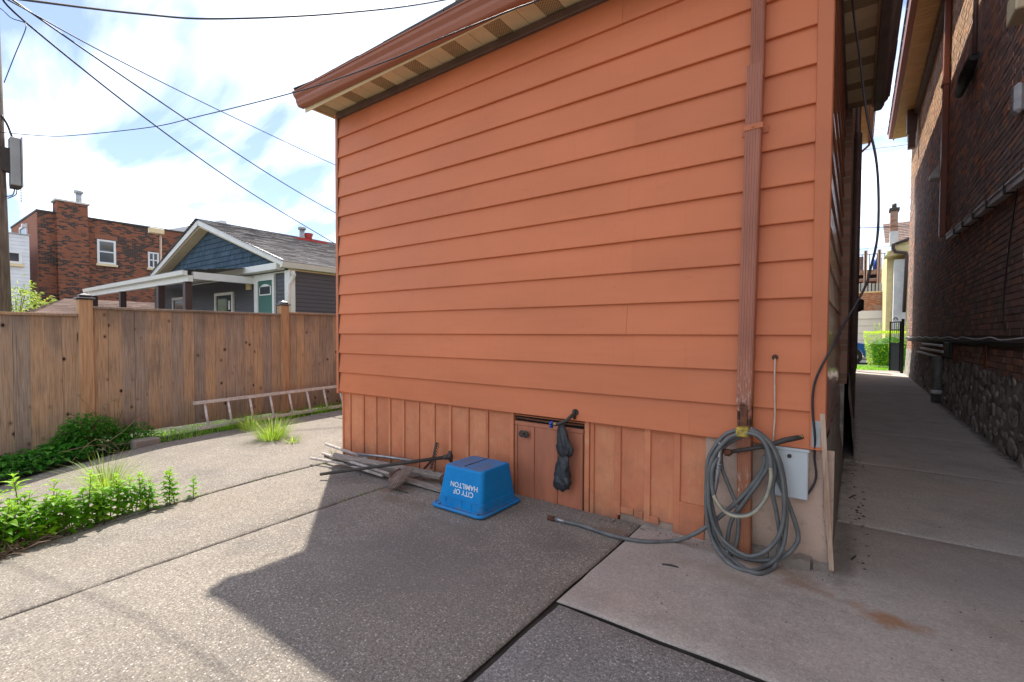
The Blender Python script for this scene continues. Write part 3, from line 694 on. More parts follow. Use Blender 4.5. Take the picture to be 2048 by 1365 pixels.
# gutters (K-style profile), slight fall toward the downspout
def gutter_profile(d, zt):  # outward distance, height
    return [(.0, zt-.125), (.05, zt-.125), (.062, zt-.118), (.080, zt-.085), (.084, zt-.060), (.108, zt-.035), (.114, zt-.012), (.124, zt-.010), (.124, zt), (.112, zt), (.105, zt-.02), (.0, zt-.02)]
gt = MB(); Z0, Z1 = 3.645, 3.575
pf = gutter_profile(0, 0)
A = [(-4.50, -.299-d, Z0+z) for d, z in pf]; B = [(.30, -.299-d, Z1+z) for d, z in pf]; n = len(pf)
gt.add(A+B, [(i, (i+1) % n, n+(i+1) % n, n+i)[::-1] for i in range(n)]+[tuple(range(n)), tuple(range(n, 2*n))[::-1]])
gt.build('gutter', M_gutter, house)
gt = MB(); A = [(.171+d, -.44, 3.60+z) for d, z in pf]; B = [(.171+d, 2.98, 3.60+z) for d, z in pf]
gt.add(A+B, [(i, (i+1) % n, n+(i+1) % n, n+i) for i in range(n)]+[tuple(range(n))[::-1], tuple(range(n, 2*n))])
gt.build('gutter', M_brownd, house)
mb = MB(); mb.box((-4.46, -.298, 3.573), (.16, -.27, 3.66)); mb.box((.13, -.26, 3.602), (.169, 3.0, 3.66)); mb.build('fascia', M_gutter, house)
# hipped roof, stepped shingle courses
def roof_plane(mb, e0, e1, r0, r1, nrow, th=.018, tab=.33, seed=0):
    """e0-e1 eave edge, r0-r1 ridge edge (r above e); each course a row of tabs"""
    rr_ = random.Random(seed); e0, e1, r0, r1 = map(Vector, (e0, e1, r0, r1)); nrm = (e1-e0).cross(r0-e0).normalized()
    if nrm.z < 0: nrm = -nrm
    for i in range(nrow):
        t0, t1 = i/nrow, (i+1.02)/nrow
        a, b = e0.lerp(r0, t0), e1.lerp(r1, t0); c, d = e0.lerp(r0, min(t1, 1)), e1.lerp(r1, min(t1, 1))
        n_ = max(1, int((b-a).length/tab))
        for j in range(n_):
            u0, u1 = (j+(.5*(i % 2) if j else 0))/n_, (j+1+(.5*(i % 2) if j < n_-1 else 0))/n_
            if u0 >= 1: continue
            u1 = min(u1, 1)-.006/max(.5, (b-a).length)
            h = th+rr_.uniform(-.004, .004)
            p0, p1, p2, p3 = a.lerp(b, u0)+nrm*h, a.lerp(b, u1)+nrm*h, c.lerp(d, u1)+nrm*.002, c.lerp(d, u0)+nrm*.002
            mb.add([p0, p1, p2, p3, a.lerp(b, u0)-nrm*.004, a.lerp(b, u1)-nrm*.004], [(0,1,2,3),(4,5,1,0)] if (p1-p0).cross(p3-p0).dot(nrm) > 0 else [(3,2,1,0),(0,1,5,4)])
S = .75; rz = 3.632; hx = 1.7
C0, C1, C2, C3 = Vector((-4.475,-.405,rz)), Vector((.29,-.405,rz)), Vector((.29,3.05,rz)), Vector((-4.475,3.05,rz))
R0, R1 = Vector((-4.475+hx,-.405+hx,rz+S*hx)), Vector((.29-hx,-.405+hx,rz+S*hx))
rf = MB(); roof_plane(rf, C0, C1, R0, R1, 13, seed=1); roof_plane(rf, C3, C0, R0, R0, 13, seed=2); roof_plane(rf, C1, C2, R1, R1, 13, seed=3); roof_plane(rf, C2, C3, R1, R0, 13, seed=4)
for i in range(12):
    a = C0.lerp(R0, i/12); b = C0.lerp(R0, (i+1.1)/12); rf.beam(a+Vector((0,0,.020)), b+Vector((0,0,.012)), .10, .010)
dn = Vector((0,0,-.006)); rf.add([C0+dn,C1+dn,C2+dn,C3+dn,R0+dn,R1+dn], [(0,1,5,4),(1,2,5),(2,3,4,5),(3,0,4),(3,2,1,0)])
rf.build('roof', M_shd, house)
# downspout: fluted profile
def fluted(mb, x0, x1, ztop, zbot, xt, xb, yfront, yback, ribs=5):
    pts = [(x0, yback), (x0, yfront+.008)]
    wd = x1-x0; n = ribs*4
    for i in range(n+1):
        u = i/n; pts.append((x0+.006+(wd-.012)*u, yfront+(.0026 if (i % 4) in (0, 3) else 0)))
    pts += [(x1, yfront+.008), (x1, yback)]
    A = [(x+xb, y, zbot) for x, y in pts]; B = [(x+xt, y, ztop) for x, y in pts]; m = len(pts)
    mb.add(A+B, [(i, (i+1) % m, m+(i+1) % m, m+i) for i in range(m)]+[tuple(range(m))[::-1], tuple(range(m, 2*m))])
ds = MB(); fluted(ds, -.033, .033, 3.60, 2.66, -.392, -.392, -.088, -.026); ds.build('downspout', M_gutter, house, label='upper length of the ribbed downspout')
ds = MB(); fluted(ds, -.040, .040, 2.73, .86, -.400, -.428, -.094, -.024); dsm = ds.build('downspout', M_spout, house)
mb = MB(); mb.box((-.452, -.097, 2.375), (-.354, -.090, 2.405), .002); mb.box((-.47, -.026, 2.37), (-.336, -.0225, 2.41), .001); mb.tube([(-.402,-.096,2.39),(-.402,-.104,2.39)], .006, 6); mb.build('bracket', M_trim, dsm)
ds = MB(); fluted(ds, -.036, .036, .88, -.01, -.426, -.418, -.088, -.026); ds.build('downspout', M_spout, house, label='old rusty lower length of the downspout')
mb = MB(); mb.box((-.444, -.0945, .70), (-.408, -.0895, .855), .002); mb.build('rust_plate', M_rust, house)
# pale strip leaning along the corner
mb = MB(); a, b = at(1645, 828, 'y', -.03), at(1663, 1140, 'y', -.02)
mb.beam(a+Vector((0,0,0)), b, .022, .018, (0,1,0)); mb.build('corner_strip', M_strip, house)
mb = MB(); mb.box((-.108, -.034, .66), (-.066, -.031, .80), .001); mb.build('bare_patch', M_galv, house)
# broken mortar at the base
rb = random.Random(3)
for (a, b, h, d) in ((-.47,-.30,.055,.045),(-.295,-.10,.06,.06),(-.09,.0,.045,.03)):
    mb = MB(); nx = 8; V = []
    for i in range(nx+1):
        X = lerp(a, b, i/nx); yy0 = -d+.012*mn.noise(Vector((X*30, 2, 0))); hh = h+.012*mn.noise(Vector((X*25, 7, 0)))
        V += [(X, .03, -.03), (X, yy0, -.03), (X, yy0+.01, hh*.8), (X, -.005, hh), (X, .03, hh)]
    mb.add(V, [(i*5+k, i*5+k+1, (i+1)*5+k+1, (i+1)*5+k)[::-1] for i in range(nx) for k in range(4)]+[(0,1,2,3,4), tuple(nx*5+k for k in (4,3,2,1,0))])
    mb.build('mortar_lump', M_found2, house)
# main brick part of the house behind
mb = MB(); mb.box((-5.5, 3.02, .75), (.0, 16.7, 7.68)); mb.build('wall', M_obrick2, house, label='brick rear wall of the taller main part')
fd = MB(); ny = 60; V = []
for j in range(7):
    for i in range(ny+1):
        Y = lerp(3.0, 16.7, i/ny); Z = lerp(-.06, .82, j/6)
        V.append((lerp(.075, .01, j/6)+.02*mn.noise(Vector((Y*2.4, Z*4, 8))), Y, Z))
fd.add(V, [(j*(ny+1)+i, j*(ny+1)+i+1, (j+1)*(ny+1)+i+1, (j+1)*(ny+1)+i) for j in range(6) for i in range(ny)], True)
fd.box((-5, 3.0, -.06), (-.02, 16.7, .75)); fd.build('foundation', M_rubble, house)
y = 3.1
while y < 16.7:
    mb = MB(); mb.box((.0, y+.006, 7.66), (.25, y+.20, 7.67)); mb.build('soffit_panel', M_ylsoffit, house); y += .2
mb = MB(); mb.prism([(.25,3.0,7.62),(.36,3.0,7.64),(.38,3.0,7.77),(.25,3.0,7.77)], (0, 13.8, 0)); mb.build('gutter', M_gutter, house)
mb = MB(); roof_plane(mb, (.39,2.9,7.79), (.39,16.8,7.79), (-2.6,2.9,9.6), (-2.6,16.8,9.6), 18, seed=5); roof_plane(mb, (-5.8,16.8,7.79), (-5.8,2.9,7.79), (-2.6,16.8,9.6), (-2.6,2.9,9.6), 18, seed=6); mb.prism([(.3,3.0,7.75),(-5.7,3.0,7.75),(-2.6,3.0,9.55)], (0,13.6,0)); mb.build('roof', M_shd, house)
mb = MB(); mb.tube([(.30,16.6,7.62),(.28,16.6,7.5),(.06,16.3,7.2),(.05,16.2,7.0),(.05,16.2,.1)], .035, 8); mb.build('downspout', M_gutter, house)
mb = MB(); mb.tube([(.05,3.3,3.4),(.05,3.3,.9)], .035, 8); mb.tube([(.04,4.4,7.6),(.04,4.4,.2)], .03, 8); mb.build('conduit', M_brownd, house)
mb = MB(); mb.tube([(.0,6.6,1.75),(.10,6.6,1.75),(.16,6.6,1.75)], [.11,.11,.08], 14); mb.box((.0,6.5,1.2),(.08,6.7,1.66)); mb.build('electric_meter', M_iron, house)

# ------------------------------------------------------------------ things on the house wall
ub = thing('utility_box', (-.21, 0, .5), 'pale grey square utility box on the wall beside the hose coil', 'utility box')
mb = MB(); mb.box((-.300, -.050, .372), (-.118, .0, .640), .005); mb.build('box_body', M_box, ub)
mb = MB(); mb.box((-.305, -.058, .630), (-.113, -.0505, .645), .002); mb.build('box_lip', M_box, ub)
mb = MB(); mb.tube([(-.205,-.0505,.600),(-.205,-.058,.600)], .011, 12); mb.build('lock', M_iron, ub)

def spline(pts, n=8):
    P = [Vector(p) for p in pts]; out = []
    for i in range(len(P)-1):
        p0, p1, p2, p3 = P[max(i-1, 0)], P[i], P[i+1], P[min(i+2, len(P)-1)]
        for k in range(n):
            t = k/n; out.append(.5*((2*p1)+(-p0+p2)*t+(2*p0-5*p1+4*p2-p3)*t*t+(-p0+3*p1-3*p2+p3)*t**3))
    out.append(P[-1]); return out
def c5(cx, cy, y):
    p = at(1380+cx/2.73, 680+cy/2.73, 'y', y)
    return p if p.z > .016 else at(1380+cx/2.73, 680+cy/2.73, 'z', .016)
hose = thing('garden_hose', (-.4, -.1, 0), 'coiled grey garden hose hanging on the downspout, one end lying on the concrete', 'garden hose')
loops = [
 [(300,486,-.12),(190,520,-.13),(105,640,-.14),(90,780,-.15),(92,960,-.15),(130,1110,-.15),(220,1225,-.15),(330,1262,-.15),(430,1225,-.15),(500,1150,-.14),(525,1000,-.13),(520,820,-.12),(490,660,-.12),(420,540,-.12),(330,482,-.12)],
 [(300,505,-.14),(200,545,-.155),(115,670,-.165),(100,840,-.165),(120,980,-.165),(170,1080,-.165),(250,1150,-.165),(330,1182,-.165),(420,1150,-.16),(490,1060,-.15),(515,920,-.145),(500,740,-.14),(450,590,-.135),(370,510,-.135),(310,497,-.13)],
 [(290,520,-.11),(180,590,-.11),(120,700,-.11),(108,860,-.12),(125,1040,-.125),(190,1160,-.13),(290,1245,-.13),(380,1275,-.13),(460,1240,-.12),(490,1100,-.10),(475,960,-.10),(450,820,-.10),(470,700,-.10),(440,600,-.10),(360,520,-.11)],
 [(320,495,-.10),(400,530,-.10),(455,640,-.09),(480,760,-.09),(540,900,-.09),(590,1060,-.09),(570,1130,-.10),(500,1190,-.11),(400,1205,-.12),(290,1190,-.13),(200,1130,-.13),(150,1020,-.13),(115,880,-.13),(96,760,-.13),(150,600,-.13),(240,520,-.12)],
 [(170,600,-.09),(175,700,-.09),(225,830,-.09),(262,930,-.09),(262,1060,-.09),(240,1150,-.10),(205,1170,-.10),(205,1090,-.10),(230,980,-.10),(300,880,-.10),(380,770,-.10),(425,690,-.10),(418,600,-.10),(395,560,-.10)],
 [(150,640,-.15),(120,720,-.175),(130,850,-.18),(190,935,-.185),(270,962,-.185),(350,940,-.18),(415,860,-.175),(440,760,-.17),(438,650,-.16),(405,560,-.15),(350,515,-.15),(270,515,-.145),(190,560,-.145)],
]
for i, lp in enumerate(loops):
    mb = MB(); mb.tube(spline([c5(a, b, y) for a, b, y in lp], 7), .0115, 8)
    mb.build('hose_loop', M_hose, hose)
mb = MB(); mb.tube(spline([c5(a, b, -.188) for a, b in ((128,850),(188,937),(270,966),(350,944),(415,865),(442,765),(440,700))], 7), .0095, 6)
mb.v = [(p[0], p[1]-.0045, p[2]+.001) for p in mb.v]; mb.build('hose_stripe', M_hose2, hose)
end = [c5(410,630,-.09), c5(390,720,-.09), c5(290,850,-.09), c5(170,960,-.10), c5(90,1020,-.12), c5(20,1062,-.15)]
for q in ((1350,1082),(1285,1083),(1222,1071),(1165,1052),(1128,1043),(1103,1037)):
    p = at(q[0], q[1], 'z', .014); end.append(p)
end[5].z = max(end[5].z, .03)
mb = MB(); mb.tube(spline(end, 6), .0125, 8); mb.build('hose_end', M_hose, hose)
a = end[-1]; d = (end[-1]-end[-2]).normalized()
mb = MB(); mb.tube([a-d*.10, a-d*.02], .0145, 10); mb.build('hose_coupling', M_steel, hose)
mb = MB(); mb.tube([a-d*.025, a+d*.025], .018, 8); mb.build('hose_nozzle', M_rust, hose)
mb = MB(); mb.tube(spline([c5(168,560,-.135), c5(158,640,-.14), c5(146,740,-.145), c5(128,835,-.15)], 5), [.014]*5+[.016]*11, 8); mb.build('hose_sleeve', M_steel, hose)
mb = MB()
for k in range(7):
    c = c5(157-3*k, 680+16*k, -.142); mb.tube([c+Vector((0,0,.003)), c-Vector((0,0,.003))], .019, 8)
mb.build('clamp', M_galv, hose)
hk = thing('pipe_hook', (-.42, -.1, .72), 'rusty iron pipe with taped ends on the downspout holding up the hose coil', 'hook')
mb = MB(); mb.tube([c5(200,615,-.11), c5(300,600,-.115), c5(420,580,-.11), c5(520,548,-.10), c5(612,530,-.09)], [.012,.011,.012,.015,.013], 8); mb.build('pipe', M_iron, hk)
mb = MB(); p = c5(200,615,-.115); mb.tube([p+Vector((-.018,0,0)), p+Vector((-.008,0,.0)), p+Vector((.014,0,0)), p+Vector((.028,0,0))], [.008,.02,.021,.010], 10); mb.build('knob', M_redclay if False else M_rust, hk)
mb = MB(); mb.tube([c5(595,532,-.092), c5(620,527,-.09)], .012, 8); mb.build('brass_end', M_brass, hk)
mb = MB(); mb.box((-.455,-.158,.69),(-.392,-.096,.742),.006); mb.build('tape', M_tape, hk)
# copper-pink thin cable and black cable
cab = MB(); cab.tube([at(1550,715,'y',-.02), at(1550,722,'y',-.035), at(1549,760,'y',-.034), at(1550,830,'y',-.030), at(1546,885,'y',-.032), at(1546,893,'y',-.05)], .005, 6)
solo(cab, 'cable', M_pinkcable, at(1550,800,'y',-.03), 'short pale beige cable running down the wall above the utility box', 'cable')
mb = MB(); mb.tube([at(1550,715,'y',-.012), at(1550,715,'y',-.030)], .016, 10); solo(mb, 'cable_grommet', M_rust, at(1550,715,'y',-.02), 'small dark rusty grommet on the siding where the pale cable enters', 'grommet')
cpts = [(1704,-4,.62),(1710,50,.55),(1718,103,.50),(1733,226,.40),(1754,333,.35),(1756,461,.30),(1741,538,.22),(1728,579,.16),(1687,651,.06)]
path = [at(a, b, 'y', y) for a, b, y in cpts]+[at(a, b, 'y', y) for a, b, y in ((1661,700,-.045),(1636,748,-.045),(1626.6,780,-.042),(1625,821,-.040),(1630,876,-.036),(1629,916,-.02),(1632,956,-.015),(1617,986,-.02),(1603,992,-.03),(1585,989,-.03))]
mb = MB(); mb.tube(spline(path, 6), .0062, 6); solo(mb, 'cable', M_cable, (0,0,1.5), 'black cable drooping from the side eave round the corner into the grey utility box', 'cable')
# tap and glove
tap = thing('garden_tap', (-1.56, -.03, .62), 'outdoor tap with blue handle above the low access door', 'tap')
mb = MB(); mb.tube(spline([(-1.525,.0,.695),(-1.53,-.05,.685),(-1.55,-.085,.655),(-1.60,-.10,.625),(-1.635,-.10,.617)], 4), .012, 8); mb.tube([(-1.522,-.018,.70),(-1.522,-.03,.70)], .024, 10); mb.tube([(-1.524,-.03,.655),(-1.524,-.045,.72)],.010,8); mb.build('spout', M_iron, tap)
mb = MB(); mb.tube([(-1.628,-.10,.617),(-1.655,-.10,.612)], .014, 10); mb.build('brass_fitting', M_brass, tap)
mb = MB()
for k in range(5):
    a = 2*math.pi*k/5; mb.tube([(-1.668,-.10,.608), (-1.672,-.10+.024*math.cos(a),.608+.024*math.sin(a))], [.008,.0095], 6)
mb.build('tap_handle', M_bluep, tap)
gl = MB(); prof0 = [(.615,.010),(.60,.018),(.56,.028),(.50,.040),(.45,.046),(.405,.044),(.385,.026),(.35,.036),(.30,.044),(.25,.050),(.20,.052),(.155,.044),(.135,.022)]
prof = []
for j in range(len(prof0)-1):
    for q in range(4): prof.append((lerp(prof0[j][0], prof0[j+1][0], q/4), lerp(prof0[j][1], prof0[j+1][1], q/4)))
prof.append(prof0[-1]); V = []; n = 30
for j, (z, r_) in enumerate(prof):
    for k in range(n):
        a = 2*math.pi*k/n; cr_ = 1+.34*mn.noise(Vector((math.cos(a)*2.4, math.sin(a)*2.4, z*14)))+.20*mn.noise(Vector((math.cos(a)*6, math.sin(a)*6, z*30+5)))+.10*math.sin(a*5+z*30)
        V.append((-1.605-.012*math.sin(z*12)+r_*1.2*cr_*math.cos(a), -.055+r_*.5*cr_*math.sin(a), z+.008*math.sin(a*3+z*9)))
gl.add(V, [(j*n+k, j*n+(k+1) % n, (j+1)*n+(k+1) % n, (j+1)*n+k)[::-1] for j in range(len(prof)-1) for k in range(n)], True)
gl.add([V[k] for k in range(n)], [tuple(range(n))[::-1]]); gl.add([V[(len(prof)-1)*n+k] for k in range(n)], [tuple(range(n))])
gl.tube([(-1.575,-.06,.24),(-1.562,-.06,.19),(-1.553,-.06,.155)], [.022,.018,.008], 8)
solo(gl, 'rubber_glove', M_bag, (-1.6,-.06,.6), 'crumpled black rubber glove hanging from the tap', 'glove')

# ------------------------------------------------------------------ recycling box, upside down
bb = thing('recycling_box', (-2.165, -.335, 0), 'blue plastic recycling box lying upside down by the access door', 'recycling box')
def rrect(x0, x1, y0, y1, r, z, n=5):
    out = []
    for (cx, cy, a0) in ((x1-r, y1-r, 0), (x0+r, y1-r, 90), (x0+r, y0+r, 180), (x1-r, y0+r, 270)):
        for k in range(n+1):
            a = math.radians(a0+90*k/n); out.append((cx+r*math.cos(a), cy+r*math.sin(a), z))
    return out
rings = [(0,.0,.030,.008),(0,.0,.030,.030),(.014,.014,.028,.034),(.018,.018,.028,.085),(.023,.023,.028,.090),(.050,.060,.026,.290),(.056,.068,.022,.303),(.070,.084,.018,.308)]
V = []
for (ix, iy, r_, z) in rings: V += rrect(-2.385+ix, -1.945-ix*.5, -.555+iy*.8, -.115-iy, r_+.01, z)
m_ = 24; bm_ = MB(); bm_.add(V, [(j*m_+k, j*m_+(k+1) % m_, (j+1)*m_+(k+1) % m_, (j+1)*m_+k) for j in range(len(rings)-1) for k in range(m_)]+[tuple(range((len(rings)-1)*m_, len(rings)*m_))])
body = bm_.build('box_body', M_blue, bb)
mb = MB(); mb.tube([Vector(p) for p in rrect(-2.398, -1.932, -.568, -.102, .045, .018, 6)+[rrect(-2.398, -1.932, -.568, -.102, .045, .018, 6)[0]]], .013, 8, cap=False); mb.build('rim', M_blue, bb)
mb = MB(); mb.box((-2.172,-.47,.3075),(-2.164,-.215,.3105)); mb.build('base_groove', M_cable, bb)
for xx in (-2.28,-2.13,-2.04):
    mb = MB(); mb.box((xx-.004,-.545,.034),(xx+.004,-.530,.085),.001); mb.build('rib', M_blue, bb)
mb = MB(); mb.box((-2.33,-.5415,.088),(-1.99,-.5355,.0945),.001); mb.build('moulding', M_blue, bb)
for xx in (-2.345,-1.985):
    mb = MB(); mb.box((xx-.02,-.572,.030),(xx+.02,-.545,.036),.001); mb.build('tab', M_blue, bb)
for yy_ in (-.44,-.30,-.2):
    mb = MB(); mb.box((-1.963,yy_-.004,.034),(-1.951,yy_+.004,.085),.001); mb.build('rib', M_blue, bb)
def text_obj(body_, size, origin, xdir, ydir, mat_, parent, name='lettering', extrude=.0006, space=1.0, offset=.0):
    cu = bpy.data.curves.new(name, 'FONT'); cu.body = body_; cu.size = size; cu.align_x = 'CENTER'; cu.align_y = 'CENTER'; cu.extrude = extrude; cu.space_character = space; cu.offset = offset
    o = bpy.data.objects.new(name, cu); COL.objects.link(o)
    dg = bpy.context.evaluated_depsgraph_get(); me = bpy.data.meshes.new_from_object(o.evaluated_get(dg)); me.name = name
    bpy.data.objects.remove(o)
    xd, yd = Vector(xdir).normalized(), Vector(ydir).normalized(); zd = xd.cross(yd)
    mt = Matrix(((xd.x,yd.x,zd.x,origin[0]),(xd.y,yd.y,zd.y,origin[1]),(xd.z,yd.z,zd.z,origin[2]),(0,0,0,1)))
    org = Vector(parent.get('_org') or (0,0,0)); me.transform(Matrix.Translation(-org) @ mt)
    me.materials.clear(); me.materials.append(mat_)
    q = bpy.data.objects.new(name, me); COL.objects.link(q); q.parent = parent; return q
# front face (normal -y) leans back as it rises
fy = lambda z: lerp(-.555+.023*.8, -.555+.060*.8, (z-.09)/.2)
sl = Vector((0, fy(.2)-fy(.1), .1)).normalized()
for tx, z in (('CITY OF', .142), ('HAMILTON', .187)):
    text_obj(tx, .050, (-2.125, fy(z)-.0016, z), (-1,0,0), -sl, M_white, bb, offset=.0004)
sd = Vector((lerp(0, -.0135, 1), 0, .2)).normalized()
tx = text_obj('20', .038, (-1.945-.5*.032+.0012-.0005, -.285, .125), (0,-1,0), -sd, simple('faded_blue_lettering', (.05,.22,.50), (.03,.18,.45), 20, .5, 0), bb)

# ------------------------------------------------------------------ fence
FX = -7.4
fence = thing('wooden_fence', (FX, 0, gz(FX, 0)), 'tall weathered wooden board fence with two capped posts', 'fence')
posts = [-6.34+.1, -3.82, -1.40, 1.03, 3.46]
tops = [1.40, 1.46, 1.555, 1.585]
me_b = {}
rf_ = random.Random(21)
for i in range(4):
    y0, y1 = posts[i]+.075, posts[i+1]-.075; nb = 17; pw = (y1-y0)/nb; zt = tops[i]; zb = -.02 if i > 1 else -.16 if i == 1 else -.2
    if i == 2: zb = -.015
    for k in range(nb):
        mb = MB(); gp = rf_.uniform(.0003, .0015) if rf_.random() < .85 else rf_.uniform(.0015, .003)
        ly = rf_.uniform(-.003, .003); zz_ = zb+rf_.uniform(-.012, .012)
        if i == 1: zz_ = lerp(-.26, -.10, k/nb)+rf_.uniform(-.01, .01)
        a, b = y0+k*pw+gp, y0+(k+1)*pw-gp; cup = rf_.uniform(-.002, .004)
        V = []
        for z in (zz_, zt-.02):
            V += [(FX+.01, a+ly*(z > .5), z), (FX+.028+cup*.3, a+ly*(z > .5), z), (FX+.029+cup, (a+b)/2, z), (FX+.028+cup*.3, b+ly*(z > .5), z), (FX+.01, b+ly*(z > .5), z)]
        mb.add(V, [(0,5,6,1),(1,6,7,2),(2,7,8,3),(3,8,9,4),(4,9,5,0),(5,9,8,7,6),(0,1,2,3,4)])
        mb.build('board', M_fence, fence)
    mb = MB(); mb.box((FX-.03, y0-.005, zt-.02), (FX+.055, y1+.005, zt+.012), .004); mb.build('cap_rail', M_fence, fence)
    mb = MB(); mb.box((FX-.05, y0, zt-.30), (FX+.008, y1, zt-.21)); mb.build('rail', M_fence, fence)
    mb = MB(); mb.box((FX-.05, y0, zb+.25), (FX+.008, y1, zb+.34)); mb.build('rail', M_fence, fence)
for i, y in enumerate(posts):
    zt = (1.5,1.56,1.645,1.70,1.72)[i]
    mb = MB(); mb.box((FX-.07, y-.066, -.4), (FX+.066, y+.066, zt), .006); po = mb.build('post', M_post, fence)
    mb = MB(); mb.box((FX-.09, y-.086, zt), (FX+.086, y+.086, zt+.022), .006)
    mb.prism([(FX-.06, y-.056, zt+.022),(FX+.056, y-.056, zt+.022),(FX+.056, y+.056, zt+.022),(FX-.06, y+.056, zt+.022)], (0,0,.03))
    V = [(FX-.06, y-.056, zt+.052),(FX+.056, y-.056, zt+.052),(FX+.056, y+.056, zt+.052),(FX-.06, y+.056, zt+.052),(FX-.002, y, zt+.082)]
    mb.add(V, [(0,1,4),(1,2,4),(2,3,4),(3,0,4)]); mb.build('post_cap', M_cap, po)

# ladder on its side
ld = thing('ladder', (-7.1, .8, gz(-7.1, .8)), 'old wooden ladder lying on its edge against the foot of the fence', 'ladder')
def lz(y): return gz(-7.1, y)+.035
for (dx, dz) in ((0, .012), (-.12, .345)):
    mb = MB(); mb.beam((-7.08+dx, -.33, lz(-.33)+dz), (-7.08+dx, 3.3, lz(3.3)+dz), .06, .038, (0,0,1)); mb.build('rail', M_ladder, ld)
y = -.20
while y < 3.3:
    mb = MB(); mb.tube([(-7.08, y, lz(y)+.02), (-7.20, y, lz(y)+.34)], .017, 8); mb.build('rung', M_ladder, ld); y += .30

# ------------------------------------------------------------------ tool pile
def rod(name, pts, r, m, label, cat, n=8, extra=None):
    mb = MB(); mb.tube(pts, r, n); c = Vector(pts[0])
    return solo(mb, name, m, (c.x, c.y, 0), label, cat)
def G_(px, py, z): return at(px, py, 'z', z)
bar = thing('tamper', (-3.2, -.3, 0), 'long black iron bar with a flat square head lying on top of the tool pile', 'tamping bar')
a, b = G_(641, 949, .02), at(898, 914, 'y', -.10)
mb = MB(); mb.tube([a, a.lerp(b, .5), b], [.014,.014,.015], 10); mb.build('handle', M_iron, bar)
d = (b-a).normalized(); mb = MB(); s_ = d.orthogonal().normalized(); mb.obox(b+d*.012, d*.012, s_*.034, d.cross(s_)*.034); mb.tube([b-d*.05, b], [.018,.024], 8); mb.build('head', M_iron, bar)
rk = thing('leaf_rake', (-3.3, -.4, 0), 'rusty fan-shaped leaf rake with a grey handle, tines up', 'leaf rake')
a, b = G_(645, 907, .05), G_(779, 948, .055)
mb = MB(); mb.tube([a, a.lerp(b, .6), b], [.013,.013,.012], 8); mb.build('handle', M_handle, rk)
tips = [(828,934),(826,940),(823,946),(818,952),(813,958),(808,964),(803,968),(797,972),(791,976),(784,979),(778,978)]
fan = MB()
tl = [G_(px, py, lerp(.15, .012, i/(len(tips)-1))) for i, (px, py) in enumerate(tips)]
for i in range(19):
    u = i/18*(len(tl)-1); k0 = min(int(u), len(tl)-2); tp = tl[k0].lerp(tl[k0+1], u-k0)
    mid = b.lerp(tp, .6)+Vector((0, 0, .012)); fan.tube([b, mid, tp], [.005,.005,.0045], 5)
fan.build('tines', simple('brown_steel_tines', (.26,.18,.145), (.15,.095,.07), 20, .6), rk)
mb = MB(); A = b.lerp(G_(828,934,.16), .45); B = b.lerp(G_(780,978,.03), .45); mb.tube([A+Vector((0,0,.02)), (A+B)/2+Vector((.0,-.0,.03)), B+Vector((0,0,.02))], .006, 6)
V = [b+Vector((0,0,.004))]+[b.lerp(G_(px,py,lerp(.16,.025,i/10)), .20)+Vector((0,0,.012)) for i, (px, py) in enumerate(tips)]
mb.add(V, [(0,i,i+1) for i in range(1, len(V)-1)]); mb.build('fan_plate', M_rust, rk)
rod('tool_handle', [G_(622,917,.02), G_(690,928,.022), G_(765,952,.02)], .013, M_handle, 'leftmost grey wooden tool handle lying lowest in the pile', 'tool handle')
rod('tool_handle', [G_(651,888,.085), G_(690,902,.075), G_(735,917,.06)], .015, M_handle, 'pale whitish tool handle end sticking up at the back of the pile', 'tool handle')
rod('metal_pipe', [G_(716,909,.09), G_(770,914,.085), G_(835,923,.08)], .013, M_steel, 'thin grey metal pipe behind the plank near the wall', 'pipe')
rod('tool_handle', [G_(650,912,.03), G_(700,930,.03), G_(800,952,.03)], .012, M_iron, 'dark thin tool handle half hidden beneath the plank', 'tool handle')
pl = MB(); a, b = G_(664,911,.075), G_(884,953,.055); pl.beam(a, b, .075, .022, (0,-.25,1)); solo(pl, 'wooden_plank', M_plank, (a.x, a.y, 0), 'long grey weathered plank in the tool pile running to the blue box', 'plank')
pl = MB(); a, b = G_(690,924,.03), G_(900,985,.02); pl.beam(a, b, .06, .02); solo(pl, 'wooden_plank', M_plank, (a.x, a.y, 0), 'second darker plank lying under the long grey plank', 'plank')
br = thing('garden_rake', (-2.85, -.08, 0), 'rusty iron bow rake head standing up against the skirting boards', 'garden rake')
a, b = at(873, 886, 'y', -.07), at(862, 938, 'y', -.11)
mb = MB(); mb.beam(a, b, .022, .010, (0,1,0)); mb.build('crossbar', M_iron, br)
mb = MB()
for k in range(11):
    p = a.lerp(b, k/10); mb.tube([p, p+Vector((.03,-.012,.004)), p+Vector((.065,-.028,-.008))], [.0055,.005,.003], 5)
mb.build('tines', M_rust, br)
mb = MB(); c = a.lerp(b, .5); mb.tube([c, c+Vector((-.03,.0,-.05)), c+Vector((-.12,-.01,-.14))], .011, 8); mb.build('handle', M_rust, br)
